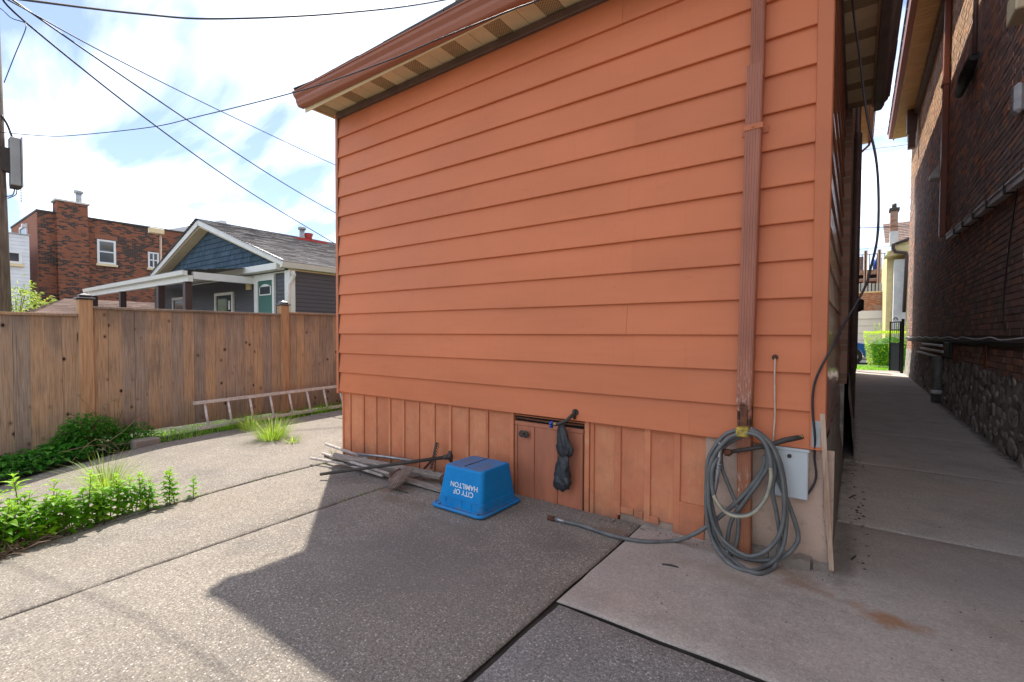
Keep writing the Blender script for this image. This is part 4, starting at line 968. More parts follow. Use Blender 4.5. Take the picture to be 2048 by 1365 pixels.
# short sticks and rubble
rt = random.Random(9)
for (px0, py0, px1, py1, lab) in ((776,978,816,988,'rusty thin stick lying in front of the leaf rake tines'), (880,968,900,985,'dark stick poking out beside the blue box'), (1324,1131,1357,1138,'thin dark twig on the smooth slab below the hose end'), (1698,998,1712,992,'small dark twig on the alley concrete'), (1702,1122,1712,1114,'small dark curled leaf near the house corner')):
    a, b = ground_at(px0, py0)+Vector((0,0,.007)), ground_at(px1, py1)+Vector((0,0,.008)); mb = MB(); mb.tube([a, a.lerp(b,.5)+Vector((.003,.004,.003)), b], [.004,.005,.003], 5)
    solo(mb, 'twig', M_iron, (a.x, a.y, 0), lab, 'twig')
deb = MB()
for k in range(150):
    x_, y_ = rt.uniform(-3.9, -2.4), -abs(rt.gauss(0, .14))-.02
    if x_ > -2.9 or rt.random() < .6:
        r_ = rt.uniform(.004, .013); z_ = gz(x_, y_)+.002; a = rt.uniform(0, 6.3)
        V = [(x_+r_*math.cos(a+t)*rt.uniform(.7,1.2), y_+r_*math.sin(a+t)*rt.uniform(.7,1.2), z_) for t in (0,1.6,3.1,4.7)]+[(x_, y_, z_+r_*.9)]
        deb.add(V, [(0,1,4),(1,2,4),(2,3,4),(3,0,4)])
for k in range(110):
    x_, y_ = rt.uniform(-1.4, 1.3), rt.uniform(-1.0, 1.5) if rt.random() < .6 else -abs(rt.gauss(0, .06))
    if x_ < -.1 and y_ > -.02: continue
    r_ = rt.uniform(.0025, .006); z_ = .005; a = rt.uniform(0, 6.3)
    deb.add([(x_+r_*math.cos(a+t)*rt.uniform(.6,1.4), y_+r_*math.sin(a+t)*rt.uniform(.6,1.4), z_) for t in (0,1.6,3.1,4.7)]+[(x_, y_, z_+r_*.8)], [(0,1,4),(1,2,4),(2,3,4),(3,0,4)])
for k in range(60):
    x_ = rt.uniform(.0, .12); y_ = rt.uniform(.1, 3.5); r_ = rt.uniform(.005, .014); a = rt.uniform(0, 6.3)
    deb.add([(x_+.05+r_*math.cos(a+t), y_+r_*math.sin(a+t), .004) for t in (0,1.6,3.1,4.7)]+[(x_+.05, y_, .004+r_*.6)], [(0,1,4),(1,2,4),(2,3,4),(3,0,4)])
for k in range(70):
    x_, y_ = rt.uniform(-1.3, -.1), -.02-abs(rt.gauss(0, .05)); r_ = rt.uniform(.003, .009); a = rt.uniform(0, 6.3)
    deb.add([(x_+r_*math.cos(a+t)*rt.uniform(.6,1.4), y_+r_*math.sin(a+t), .006) for t in (0,1.6,3.1,4.7)]+[(x_, y_, .006+r_*.7)], [(0,1,4),(1,2,4),(2,3,4),(3,0,4)])
tag(deb.build('gravel', simple('debris_crumbs', (.10,.075,.055), (.20,.17,.14), 30, .95, island=.6)), 'scattered crumbs of dirt and gravel on the concrete', 'gravel', kind='stuff')

# ------------------------------------------------------------------ right-hand brick house
RX = 1.41
rh = thing('brick_house', (RX+1, 9, 0), 'sooty dark brick house on the right side of the alley with a stone foundation', 'house')
mb = MB(); mb.box((RX+.016, 3.0-6, .0), (RX+5, 17.4, 7.78)); mb.build('wall', M_dmortar, rh)
BH, BL = .0765, .222
bricks = []
row = 0; z = .80
while z < 7.72:
    y = 1.2+(BL/2 if row % 2 else 0)-(BL*.25 if row % 6 == 5 else 0)
    while y < 17.38:
        y1 = min(y+BL-.010, 17.4)
        if z > 1.14 or z+BH < 1.20: bricks.append((y, y1, z, z+BH-.010))
        y += BL
    z += BH; row += 1
bricks = [b for b in bricks if not (b[2] < 1.20 and b[3] > 1.135)]
near = sorted([b for b in bricks if b[0] > 3.45], key=lambda b: (b[0]-2.9)**2*1.0+(b[2]-1.3)**2*.9)[:300]
ns = set(near); rr2 = random.Random(4)
def brick_mb(mb, y0, y1, z0, z1, j=0.0):
    x0 = RX+rr2.uniform(-.004, .004); c = .004
    V = [(RX+.02,y0,z0),(RX+.02,y1,z0),(RX+.02,y1,z1),(RX+.02,y0,z1),(x0+c,y0,z0),(x0+c,y1,z0),(x0+c,y1,z1),(x0+c,y0,z1),(x0,y0+c,z0+c),(x0,y1-c,z0+c),(x0,y1-c,z1-c),(x0,y0+c,z1-c)]
    mb.add(V, [(4,5,1,0)[::-1],(5,6,2,1)[::-1],(6,7,3,2)[::-1],(7,4,0,3)[::-1],(8,9,5,4)[::-1],(9,10,6,5)[::-1],(10,11,7,6)[::-1],(11,8,4,7)[::-1],(11,10,9,8)])
far_b = MB()
for b in bricks:
    if b in ns:
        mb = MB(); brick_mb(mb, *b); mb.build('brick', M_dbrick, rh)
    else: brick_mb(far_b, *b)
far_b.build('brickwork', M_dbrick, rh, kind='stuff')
mb = MB(); mb.box((RX+.02, 17.401, 0), (RX+4.98, 17.42, 7.7)); mb.build('wall', M_obrick, rh)
# ledge
mb = MB(); mb.box((RX-.035, 1.0, 1.145), (RX+.012, 17.3, 1.19), .004); mb.build('ledge', M_ledge, rh)
# rubble foundation, individual stones
mb = MB(); ny, nz = 190, 12; V = []
for j in range(nz+1):
    for i in range(ny+1):
        Y = lerp(-1.0, 17.4, i/ny); Z = lerp(-.08, .86+.03*mn.noise(Vector((Y*2, 0, 4))), j/nz)
        V.append((RX-.045*(1-j/nz)+.02*mn.noise(Vector((Y*5, Z*7, 1)))+.012*mn.noise(Vector((Y*14, Z*14, 1))), Y, Z))
mb.add(V, [(j*(ny+1)+i, j*(ny+1)+i+1, (j+1)*(ny+1)+i+1, (j+1)*(ny+1)+i)[::-1] for j in range(nz) for i in range(ny)], True); mb.build('foundation', M_rubble, rh)
rs3 = random.Random(8); cnt = 0; placed = []
tries = 0
while cnt < 230 and tries < 9000:
    tries += 1
    yc = 2.9+11.5*rs3.random()**1.35; zc = rs3.uniform(.02, .80); L = rs3.choice((.16,.24,.34,.46))*rs3.uniform(.8, 1.2); H = min(.24, L*rs3.uniform(.45, .75))
    if any(abs(yc-a_)*2 < (L+b_)*.88 and abs(zc-c_)*2 < (H+d_)*.88 for a_, c_, b_, d_ in placed): continue
    placed.append((yc, zc, L, H)); mb = MB(); V = []; n1, n2 = 9, 3; tilt = rs3.uniform(-.35, .35); sdk = rs3.uniform(0, 50); dep = rs3.uniform(.003, .013)
    rad = [rs3.uniform(.72, 1.12) for _ in range(n1)]
    for a in range(n2+1):
        for k in range(n1):
            th = 2*math.pi*k/n1; rr_ = (1.0, .84, .60, 0.0)[a]*rad[k]
            u_, v_ = rr_*L*.5*math.cos(th), rr_*H*.5*math.sin(th)
            V.append((RX-.012-.035*(1-zc/.85)-dep*(0, .85, 1, 1.0)[a]+.004*mn.noise(Vector((u_*30, v_*30, sdk))), yc+u_*math.cos(tilt)-v_*math.sin(tilt), zc+u_*math.sin(tilt)+v_*math.cos(tilt)))
    mb.add(V, [(a*n1+k, a*n1+(k+1) % n1, (a+1)*n1+(k+1) % n1, (a+1)*n1+k) for a in range(n2) for k in range(n1)], True)
    mb.build('stone', M_rubble, rh); cnt += 1
# eaves
def xrail(mb, poly, y0, y1): mb.prism([(x_, y0, z_) for x_, z_ in poly], (0, y1-y0, 0))
mb = MB(); xrail(mb, [(.93,7.84),(.82,7.86),(.80,8.02),(.93,8.02)], -1, 17.5); mb.build('gutter', M_gutter, rh)
mb = MB(); xrail(mb, [(.96,7.79),(.925,7.79),(.925,8.0),(.96,8.0)], -1, 17.5); mb.build('fascia', M_ylsoffit, rh)
y = 4.2
while y < 17.4:
    mb = MB(); mb.box((.962, y+.006, 7.80), (RX-.12, y+.144, 7.81)); mb.build('soffit_panel', M_ylsoffit, rh); y += .15
mb = MB(); mb.box((RX-.118, -1, 7.62), (RX-.004, 17.38, 7.80)); mb.build('frieze_board', M_brownd, rh)
mb = MB(); roof_plane(mb, (.78,17.6,8.03), (.78,-1,8.03), (4.2,17.6,10.1), (4.2,-1,10.1), 20, seed=9); mb.box((.95,-1,7.95),(6.5,17.4,8.0)); mb.build('roof', M_shd, rh)
mb = MB(); mb.box((1.14,15.0,7.15),(1.36,15.25,7.79)); mb.box((1.17,15.02,6.7),(1.34,15.2,7.15)); mb.build('bracket', M_brownd, rh)
mb = MB(); mb.box((RX-.10, 9.15, 3.15), (RX-.01, 9.30, 7.62), .01); mb.box((RX-.12,9.13,6.0),(RX-.005,9.32,6.06)); mb.build('downspout', M_gutter, rh)
a, b = at(1949, 112, 'x', RX-.08), at(1918, 190, 'x', RX-.08)
mb = MB(); mb.tube([a+Vector((0,0,.9)), a+Vector((0,0,.02))], .028, 8); mb.build('conduit', M_brownd, rh)
mb = MB(); mb.tube([a, a.lerp(b,.5)+Vector((-.01,0,0)), b], [.06,.085,.055], 10); mb.build('vent_elbow', M_ledge, rh)
mb = MB(); mb.prism([(RX-.005, 9.75, 4.78),(RX-.005, 9.75, 4.42),(RX-.20, 9.75, 4.42),(RX-.20, 9.75, 4.50)], (0, .28, 0)); mb.build('vent_hood', M_whitish, rh)
vh = MB(); a = at(2034, 200, 'x', RX-.05); vh.box((RX-.085, a.y-.085, a.z-.15), (RX-.005, a.y+.085, a.z+.15), .03); vo = vh.build('wall_vent', M_whitish, rh)
for k in range(6):
    mb = MB(); mb.box((RX-.090, a.y-.06, a.z-.11+k*.042), (RX-.084, a.y+.06, a.z-.09+k*.042)); mb.build('louvre', M_galv, vo)
a = at(2046, 20, 'x', RX-.2); mb = MB(); mb.box((RX-.30, a.y-.3, a.z-.12), (RX-.004, a.y+.02, a.z+.10), .01); mb.build('window_box', M_soffit, rh)
# white flashing with dark seams
mb = MB(); fl = [(RX-.075, 4.0), (RX-.075, 8.5)]
A = Vector((RX-.04, 3.5, 2.80)); B = Vector((RX-.04, 8.45, 3.02)); mb.beam(A, B, .075, .10, (0,0,1)); mb.beam(A+Vector((-.045,0,.03)), B+Vector((-.045,0,.03)), .012, .02); flo = mb.build('flashing', M_whitish, rh)
for t in (.15,.33,.5,.66,.82):
    p = A.lerp(B, t); mb = MB(); mb.box((p.x-.055, p.y-.02, p.z-.06), (p.x+.035, p.y+.02, p.z+.06)); mb.build('joint', M_iron, flo)
# pale slatted window wells, clear pipe, orange brick strip
for k, (y0, y1, z0) in enumerate(((8.9,13.2,1.05),(8.6,13.6,.94),(8.9,14.4,.83))):
    mb = MB(); mb.box((RX-.075, y0, z0), (RX-.01, y1-1.2, z0+.04), .004); mb.build('sill_slab', M_whitish, rh)
mb = MB(); mb.box((RX-.05, 8.0, .86), (RX-.002, 8.7, 1.14), .01); mb.build('sooty_patch', M_ledge, rh)
mb = MB(); mb.tube([(RX-.09, 8.9, .88), (RX-.10, 8.9, .02)], .085, 12); mb.build('drain_pipe', M_plastic_clear, rh)
mb = MB(); mb.tube([(RX-.10, 8.9, .17), (RX-.10, 8.9, .24)], .092, 12); mb.build('pipe_collar', M_whitish, rh)
mb = MB(); mb.box((RX-.012, 5.35, .84), (RX-.0045, 5.47, 1.14)); mb.build('repair_strip', simple('orange_primer', (.32,.10,.04), (.25,.08,.035), 10, .8), rh)
# white cable along the ledge
cb_ = MB(); pts = []; y = 2.0; k = 0
while y < 17.2:
    pts.append((RX-.045, y, 1.215+(.022 if k % 2 == 0 else -.008))); y += .55+.25*(k % 3); k += 1
cb_.tube(spline(pts, 4), .008, 5); solo(cb_, 'cable', M_whitish, (RX-.04, 9, 1.2), 'white cable sagging along the black ledge of the brick wall', 'cable')
mb = MB(); mb.tube(spline([(RX-.02,3.95,3.0),(RX-.02,4.35,2.2),(RX-.02,4.5,1.6),(RX-.02,4.42,1.3)], 5), .006, 5); solo(mb, 'cable', M_ledge, (RX-.02, 4.3, 2), 'thin black cable hanging down the sooty brick wall', 'cable')

# ------------------------------------------------------------------ end of the alley
gate = thing('iron_gate', (1.1, 17.6, 0), 'open black iron gate with a scrolled top at the end of the alley', 'gate')
mb = MB(); mb.box((1.27,17.45,0),(1.35,17.53,1.82)); mb.build('gate_post', M_gatem, gate)
mb = MB(); mb.box((.98,17.86,.05),(1.02,17.90,1.74)); mb.box((1.23,17.52,.05),(1.27,17.56,1.74)); 
ga, gb = Vector((1.0,17.88,0)), Vector((1.25,17.54,0))
for z in (.08, 1.0, 1.45, 1.72): mb.beam(ga+Vector((0,0,z)), gb+Vector((0,0,z)), .03, .04)
mb.build('gate_frame', M_gatem, gate)
mb = MB(); mb.beam(ga+Vector((0,0,.54)), gb+Vector((0,0,.54)), .012, .90); mb.build('gate_panel', M_gatem, gate)
for k in range(1, 5):
    p = ga.lerp(gb, k/5); mb = MB(); mb.tube([p+Vector((0,0,1.0)), p+Vector((0,0,1.72))], .010, 6); mb.build('bar', M_gatem, gate)
mb = MB(); c = ga.lerp(gb, .5)+Vector((0,0,1.78)); dv = (gb-ga).normalized()
mb.tube([c+dv*.10*math.cos(a)+Vector((0,0,.10*math.sin(a))) for a in [math.pi*i/8 for i in range(9)]], .012, 6); mb.tube([c+dv*.04*math.cos(a)+Vector((0,0,.05+.04*math.sin(a))) for a in [math.pi*2*i/8 for i in range(9)]], .009, 6)
mb.build('scroll', M_gatem, gate)
mb = MB(); mb.box((.03,17.3,0),(.085,17.36,1.75)); mb.box((.045,17.36,.1),(.07,17.75,1.7)); solo(mb, 'gate_post', M_gatem, (.06,17.3,0), 'black gate post at the left side of the alley end', 'gate post')
# hedge
hg = thing('hedge', (.95, 20.6, 0), 'rounded bright yellow-green hedge beyond the alley gate', 'hedge'); rg = random.Random(2)
mb = MB(); V = []
for j in range(9):
    for k in range(14):
        a = 2*math.pi*k/14; t = j/8; r_ = (.52+.14*t)*(1-.9*max(0, t-.78)/.22*(t > .78)); V.append((1.14+r_*math.cos(a), 20.6+r_*math.sin(a), .1+1.12*t))
mb.add(V, [(j*14+k, j*14+(k+1) % 14, (j+1)*14+(k+1) % 14, (j+1)*14+k) for j in range(8) for k in range(14)]); mb.build('branches', M_bush, hg)
mb = MB()
for k in range(5200):
    a = rg.uniform(0, 6.283); t = rg.random(); cap = rg.random() < .25
    if cap: rr_ = math.sqrt(rg.random())*.74; p = Vector((1.14+rr_*math.cos(a), 20.6+rr_*math.sin(a), 1.40+.06*rg.random()-.10*rr_))
    else: rr_ = .62+.18*t+rg.uniform(-.05, .06); p = Vector((1.14+rr_*math.cos(a), 20.6+rr_*math.sin(a), .06+1.36*t))
    d = Vector((math.cos(a)+rg.uniform(-.6,.6), math.sin(a)+rg.uniform(-.6,.6), rg.uniform(-.2,1.0)))
    mb.leaf(p, d, (0,0,1), rg.uniform(.04,.075), .03)
for k in range(14):
    a = rg.uniform(0, 6.283); p = Vector((1.14+.5*math.cos(a), 20.6+.5*math.sin(a), 1.4)); q = p+Vector((rg.uniform(-.06,.06), 0, rg.uniform(.2,.42)))
    mb.tube([p, q], .004, 4)
    for j in range(7): mb.leaf(p.lerp(q, .2+.8*j/7), (rg.uniform(-1,1), rg.uniform(-1,1), .5), (0,0,1), .06, .025)
mb.build('leaves', M_hedge, hg)
mb = MB()
for k in range(3500):
    x_, y_ = rg.uniform(-1.5, 2.5), rg.uniform(18.6, 20.6); mb.blade((x_, y_, 0), (rg.uniform(-.5,.5), rg.uniform(-.5,.5), 1), rg.uniform(.05,.14), .012, .3)
tag(mb.build('grass', M_lawng), 'sunlit grass verge beyond the alley', 'grass', kind='stuff')

# cars
def car(name, loc, rz, paint, label, suv=False):
    c = thing(name, loc, label, 'car'); L, W = (4.5, 1.78)
    H = 1.68 if suv else 1.45; hood = .98 if suv else .90
    prof = [(-2.25,.35),(-2.25,.72),(-2.18,hood-.05),(-1.75,hood+.02),(-1.35,hood+.06),(-.95,H-.06),(-.4,H),(.55,H),(1.0,H-.08),(1.25 if not suv else 1.9,hood+.08),(2.1,hood),(2.22,.75),(2.22,.35)]
    def side_(y, zoff=0):
        return [Vector((x_, y*(1-.12*max(0, (z_-hood)/(H-hood))), z_)) for x_, z_ in prof]
    def arch(cx): return [(cx+.36*math.cos(a), .34+.36*math.sin(a)) for a in [math.pi*i/8 for i in range(9)]]
    bottom = [(2.22,.30)]+[(x_, z_) for x_, z_ in arch(1.38)]+[(x_, z_) for x_, z_ in arch(-1.42)]+[(-2.25,.30)]
    ring = prof+bottom
    def P(y): return [Vector((x_, y*(1-.14*max(0, (z_-hood)/(H-hood))), max(z_, .24))) for x_, z_ in ring]
    n = len(ring); A, B = P(-W/2), P(W/2); R = Matrix.Rotation(rz, 3, 'Z'); o = Vector(loc)
    tr = lambda v: R @ Vector(v)+o
    mb = MB(); mb.add([tr(p) for p in A+B], [(i, (i+1) % n, n+(i+1) % n, n+i) for i in range(n)]+[tuple(range(n))[::-1], tuple(range(n, 2*n))]); mb.build('body', paint, c)
    for sgn in (-1, 1):
        wy = sgn*(W/2)
        gl_ = [(-1.18,hood+.08),(-.88,H-.10),(-.02,H-.07),(-.02,hood+.08)], [(.04,hood+.08),(.04,H-.07),(.62,H-.07),(.95 if not suv else 1.5,H-.14),(1.1 if not suv else 1.7,hood+.10)]
        for g_ in gl_:
            pts = [tr((x_, wy*(1-.14*max(0, (z_-hood)/(H-hood)))+sgn*.006, z_)) for x_, z_ in g_]; mb = MB(); mb.prism(pts, R @ Vector((0, -sgn*.02, 0))); mb.build('side_window', M_glass, c)
        for cx in (1.38, -1.42):
            mb = MB(); mb.tube([tr((cx, wy-sgn*.22, .33)), tr((cx, wy-sgn*.20, .33)), tr((cx, wy-.03*sgn, .33)), tr((cx, wy, .33))], [.29,.33,.33,.29], 20, True, False); wo_ = mb.build('wheel', M_tyre, c)
            mb = MB(); mb.tube([tr((cx, wy-.04*sgn, .33)), tr((cx, wy+.008*sgn, .33))], [.20,.17], 14, True, False); mb.build('rim', M_galv, wo_)
    for (x0, x1, nm) in ((-1.30,-.98,'windscreen'), ((1.03,1.22,'rear_window') if not suv else (1.12,1.86,'rear_window'))):
        z0_, z1_ = (hood+.10, H-.10) if nm == 'windscreen' else (H-.12, hood+.14)
        mb = MB(); mb.add([tr((x0-.02 if nm=='windscreen' else x0+.02, -.7, z0_+.01)), tr((x0-.02 if nm=='windscreen' else x0+.02, .7, z0_+.01)), tr((x1 , .64, z1_+.03)), tr((x1, -.64, z1_+.03))], [(0,1,2,3)]); mb.build(nm, M_glass, c)
    for sgn in (-1, 1):
        mb = MB(); p = tr((-2.235, sgn*.62, .66)); mb.obox(p, R @ Vector((.03,0,0)), R @ Vector((0,.16,0)), Vector((0,0,.07))); mb.build('headlight', M_whitish, c)
        mb = MB(); p = tr((2.21, sgn*.66, .78)); mb.obox(p, R @ Vector((.03,0,0)), R @ Vector((0,.14,0)), Vector((0,0,.09))); mb.build('tail_light', M_redclay, c)
    return c
car('parked_car', (-1.45, 24.2, -.02), math.pi, M_carb, 'bright blue car parked in the street behind the hedge')
car('parked_car', (-1.9, 29.5, -.02), math.pi, M_carw, 'silver grey car with a roof rack behind the blue car', True)

# garage with brick parapet across the street
YG = 36.0
ga_ = thing('garage_building', (0, YG, 0), 'brick building with a white garage door and a grey picket balcony across the street', 'building')
def A3(px, py, y=YG): return at(px, py, 'y', y)
zg = A3(1740, 622).z; zbk = A3(1740, 583).z; zdoor = A3(1740, 638).z
xr = A3(1786, 620).x; xl = -7
mb = MB(); mb.box((xl, YG+.02, 0), (xr, YG+7, zg)); mb.build('wall', M_wstucco, ga_)
mb = MB(); mb.box((xl, YG-.06, zg), (xr, YG+7, zbk-.1)); mb.build('brick_parapet', M_obrick, ga_)
mb = MB(); mb.box((xl, YG-.12, zdoor), (xr, YG+.01, zg-.003)); mb.build('lintel', M_wtrim, ga_)
mb = MB(); mb.box((xl, YG-.10, zbk-.1), (A3(1768,590).x, YG+.4, zbk-.02)); mb.build('coping', M_soffit, ga_)
x1 = A3(1776, 650).x
for k in range(5):
    z0 = zdoor*k/5; mb = MB(); mb.box((x1-4.8, YG-.03, z0+.01), (x1-.1, YG+.0, z0+zdoor/5-.01), .01); mb.build('garage_door_panel', M_wtrim, ga_)
mb = MB(); mb.box((A3(1770,600).x, YG-.10, zbk-.1), (xr, YG+.4, A3(1770,567).z)); mb.build('brick_pier', M_obrick, ga_)
x = A3(1705, 580).x-2; xe = A3(1768, 580).x; zt = A3(1740, 567).z
while x < xe:
    mb = MB(); mb.box((x, YG-.02, zbk-.02), (x+.13, YG+.02, zt+.04*math.sin(x*5)), .004); mb.build('picket', M_greyw, ga_); x += .19
# upper deck
YD = YG+5
dk = thing('upper_deck', (0, YD, 0), 'raised wooden deck with a railing above the garage', 'deck')
zd, zr = A3(1740, 540, YD).z, A3(1740, 508, YD).z; xe = A3(1780, 530, YD).x
mb = MB(); mb.box((-7, YD, zd-.35), (xe, YD+3, zd), .01); mb.build('floor', M_deckw, dk)
mb = MB(); mb.box((-7, YD+.02, A3(1740,556,YD).z-.25), (xe, YD+3, A3(1740,556,YD).z-.05)); mb.build('lower_floor', M_deckw, dk)
mb = MB(); mb.box((-7, YD+2.8, 3), (xe, YD+3, zd-.5)); mb.build('back_wall', M_dark, dk)
mb = MB(); mb.box((-7, YD+.05, zr-.05), (xe, YD+.12, zr)); mb.build('handrail', M_deckw, dk)
x = -7
while x < xe: mb = MB(); mb.box((x, YD+.06, zd), (x+.05, YD+.10, zr-.05)); mb.build('baluster', M_iron, dk); x += .22
for px in (1730, 1732.5, 1757, 1760): 
    x = A3(px, 520, YD).x; mb = MB(); mb.box((x-.07, YD-.08, zd-3.0), (x+.07, YD-.001, zr+.25)); mb.build('post', M_strip, dk)
mb = MB(); mb.box((A3(1712,520,YD).x, YD+.5, zd), (A3(1727,520,YD).x, YD+.7, zr-.1)); mb.build('screen_panel', M_deckw, dk)
mb = MB(); p = A3(1755, 524, YD+.6); mb.tube([(p.x, p.y, zd), (p.x, p.y, zd+.9)], .25, 12); solo(mb, 'barrel', M_bluep, (p.x, p.y, zd), 'small blue barrel standing on the raised deck', 'barrel')
# yellow house
YY = 30.0
yh = thing('yellow_house', (2, YY, 0), 'pale yellow house with a brick chimney at the end of the alley', 'house')
def A4(px, py, y=YY): return at(px, py, 'y', y)
xa, xb_ = A4(1782, 560).x, A4(1788, 560).x; zE = A4(1800, 475).z
mb = MB(); mb.box((A4(1776,500).x, YY+.8, 0), (4.5, YY+8, A4(1790,497).z)); mb.build('wall', M_ybeige, yh)
mb = MB(); mb.box((A4(1787,600).x, YY, 0), (A4(1812,600).x, YY+.79, A4(1800,519).z)); mb.build('chimney_breast', M_wstucco, yh)
mb = MB(); mb.box((A4(1812.5,600).x, YY+.1, 0), (4.4, YY+.79, A4(1800,500).z)); mb.build('wall', M_ybeige, yh)
mb = MB(); mb.prism([(A4(1768,495).x, YY-.2, A4(1768,516).z), (A4(1795,495).x, YY-.2, A4(1795,488).z), (4.4, YY-.2, A4(1812,478).z+.2), (4.4, YY-.2, A4(1768,516).z-.15+.7)], (0, 1.0, 0)); mb.build('soffit', M_ybeige, yh)
mb = MB(); mb.tube([A4(1830,474,YY-.3), A4(1792,487,YY-.3), A4(1786,489,YY-.3), A4(1786,497,YY-.3), A4(1791,504,YY-.3), A4(1812,506,YY-.2), A4(1814,512,YY-.2), A4(1808,625,YY-.2)], .085, 8); mb.build('downspout', M_copper, yh)
rf2 = MB(); e0, e1 = A4(1770,484,YY+1), A4(1840,484,YY+1); e0.z = e1.z = A4(1800,484,YY+1).z
r0 = Vector((e0.x, e0.y+3.5, A4(1770,448,YY+4.5).z)); r1 = Vector((e1.x, e1.y+3.5, r0.z)); roof_plane(rf2, e0, e1, r0, r1, 12, .03, .35, 3); rf2.build('roof', M_shb, yh)
xa, xb_ = A4(1780.5,460).x, A4(1796,460).x; zc = A4(1790,421).z
mb = MB(); mb.box((xa, YY+.1, A4(1790,463).z), (xb_, YY+.6, zc)); ch = mb.build('chimney', M_obrick, yh)
mb = MB(); mb.box((xa, YY+.09, A4(1790,490).z), (xb_+.02, YY+.62, A4(1790,462).z)); mb.build('chimney_base', M_wstucco, ch)
mb = MB(); mb.box((xa-.06, YY+.02, zc), (xb_+.06, YY+.68, zc+.16), .01); mb.build('chimney_cap', M_iron, ch)
mb = MB(); mb.tube([((xa+xb_)/2, YY+.35, zc+.16), ((xa+xb_)/2, YY+.35, A4(1790,405).z)], .11, 10); mb.build('flue', M_iron, ch)

# ------------------------------------------------------------------ blue-gabled bungalow beyond the fence
bg_ = thing('bungalow', (-16, 7, 0), 'charcoal bungalow with slate blue gable and white trim behind the fence', 'house')
GX0, GX1, AX = -21.1, -11.5, -16.35; zA, zE_ = 4.72, 3.05
wy = 3.45
def planks(mb, x0, x1, y, z0, z1, c=.105):
    z = z0
    while z < z1-.01:
        zt = min(z+c, z1); mb.prism([(x0, y-.014, z), (x0, y-.002, zt), (x0, y+.02, zt), (x0, y+.02, z)], (x1-x0, 0, 0)); z += c
mb = MB(); mb.box((GX0+.2, wy+.02, .2), (GX1-.03, 14.0, 3.0)); mb.build('wall', M_vinyl, bg_)
mb = MB(); planks(mb, GX0+.2, GX1-.06, wy, .9, 2.80); mb.build('siding', M_vinyl, bg_)
mb = MB(); z = .9
while z < 2.82:
    mb.prism([(GX1+.0, wy+.05, z), (GX1-.012, wy+.05, z+.105), (GX1-.03, wy+.05, z+.105), (GX1-.03, wy+.05, z)], (0, 10.5, 0)); z += .105
mb.build('siding', M_vinyl, bg_)
# gable wall of blue shakes
gb_ = MB(); rg = random.Random(6); z = 2.95; row = 0; slope = (zA-zE_)/(GX1-AX)
gb_.add([(GX0+.3, 3.56, 2.9), (GX1-.2, 3.56, 2.9), (AX, 3.56, zA-.25)], [(0,1,2)])
while z < zA-.35:
    half = (zA-.22-z)/slope*.97; x = AX-half+(rg.random()*.1)
    while x < AX+half-.05:
        wd = rg.uniform(.12, .24); x2 = min(x+wd, AX+half)
        zt_ = min(z+.16, zA-.22-abs((x+x2)/2-AX)*slope)
        if zt_ > z+.02: gb_.prism([(x, 3.515+rg.uniform(-.004,.004), z), (x, 3.54, zt_), (x, 3.555, zt_), (x, 3.555, z)], (x2-x-.006, 0, 0))
        x = x2
    z += .155; row += 1
gb_.build('gable_shakes', M_bluesh, bg_, kind='stuff')
# rakes, soffits, beam
for sgn, xe, ze in ((1, GX1+.05, zE_-.02), (-1, GX0-.05, zE_-.02)):
    mb = MB(); mb.beam((AX, 3.2, zA-.08), (xe, 3.2, ze-.02), .04, .15, (0,0,1)); mb.build('rake_board', M_wtrim, bg_)
    mb = MB(); mb.beam((AX, 3.38, zA-.20), (xe, 3.38, ze-.12), .32, .02, (0,0,1)); mb.build('rake_soffit', M_soffit, bg_)
mb = MB(); mb.box((-17.5, 3.17, 2.86), (GX1-.2, 3.40, 3.03), .01); mb.build('beam', M_wtrim, bg_)
mb = MB(); mb.box((-17.5, 3.41, 2.81), (GX1-.1, 3.52, 2.84)); mb.build('porch_soffit', M_wtrim, bg_)
mb = MB(); mb.box((GX1-.22, wy-.06, .5), (GX1+.02, wy+.10, 2.85), .01); mb.build('corner_board', M_wtrim, bg_)
roof_y0, roof_y1 = 3.12, 14.5
rf3 = MB(); roof_plane(rf3, (GX1+.12,roof_y0,zE_-.02), (GX1+.12,roof_y1,zE_-.02), (AX,roof_y0,zA+.04), (AX,roof_y1,zA+.04), 34, .02, .32, 12); roof_plane(rf3, (GX0-.12,roof_y1,zE_-.02), (GX0-.12,roof_y0,zE_-.02), (AX,roof_y1,zA+.04), (AX,roof_y0,zA+.04), 34, .02, .32, 13)
rf3.prism([(GX0,3.3,3.0),(GX1,3.3,3.0),(AX,3.3,zA-.02)], (0,0,0.0001)) if False else None
rf3.build('roof', M_shg, bg_, kind='stuff')
mb = MB(); mb.prism([(GX0+.1,3.57,2.99),(GX1-.1,3.57,2.99),(AX,3.57,zA-.12)], (0,10.6,0)); mb.build('gable_wall', M_vinyl, bg_)
mb = MB(); mb.prism([(GX1+.02,3.15,2.88),(GX1+.12,3.15,2.89),(GX1+.16,3.15,3.02),(GX1+.02,3.15,3.02)], (0,11,0)); gu = mb.build('gutter', M_wtrim, bg_)
mb = MB(); mb.box((GX1-.05, 3.4, 2.84), (GX1+.02, 14, 2.87)); mb.build('soffit', M_soffit, bg_)
mb = MB(); pts = [at(585,543,'x',GX1+.1), at(588,550,'x',GX1+.08), at(584,560,'x',GX1+.02), at(577,570,'x',GX1-.0), at(577,590,'x',GX1+.01), at(577,640,'x',GX1+.01)]; mb.tube(pts, .05, 8); mb.build('downspout', M_wtrim, bg_)
def rect_y(px0, py0, px1, py1, y): 
    a, b = at(px0, py0, 'y', y), at(px1, py1, 'y', y); return min(a.x,b.x), max(a.x,b.x), min(a.z,b.z), max(a.z,b.z)
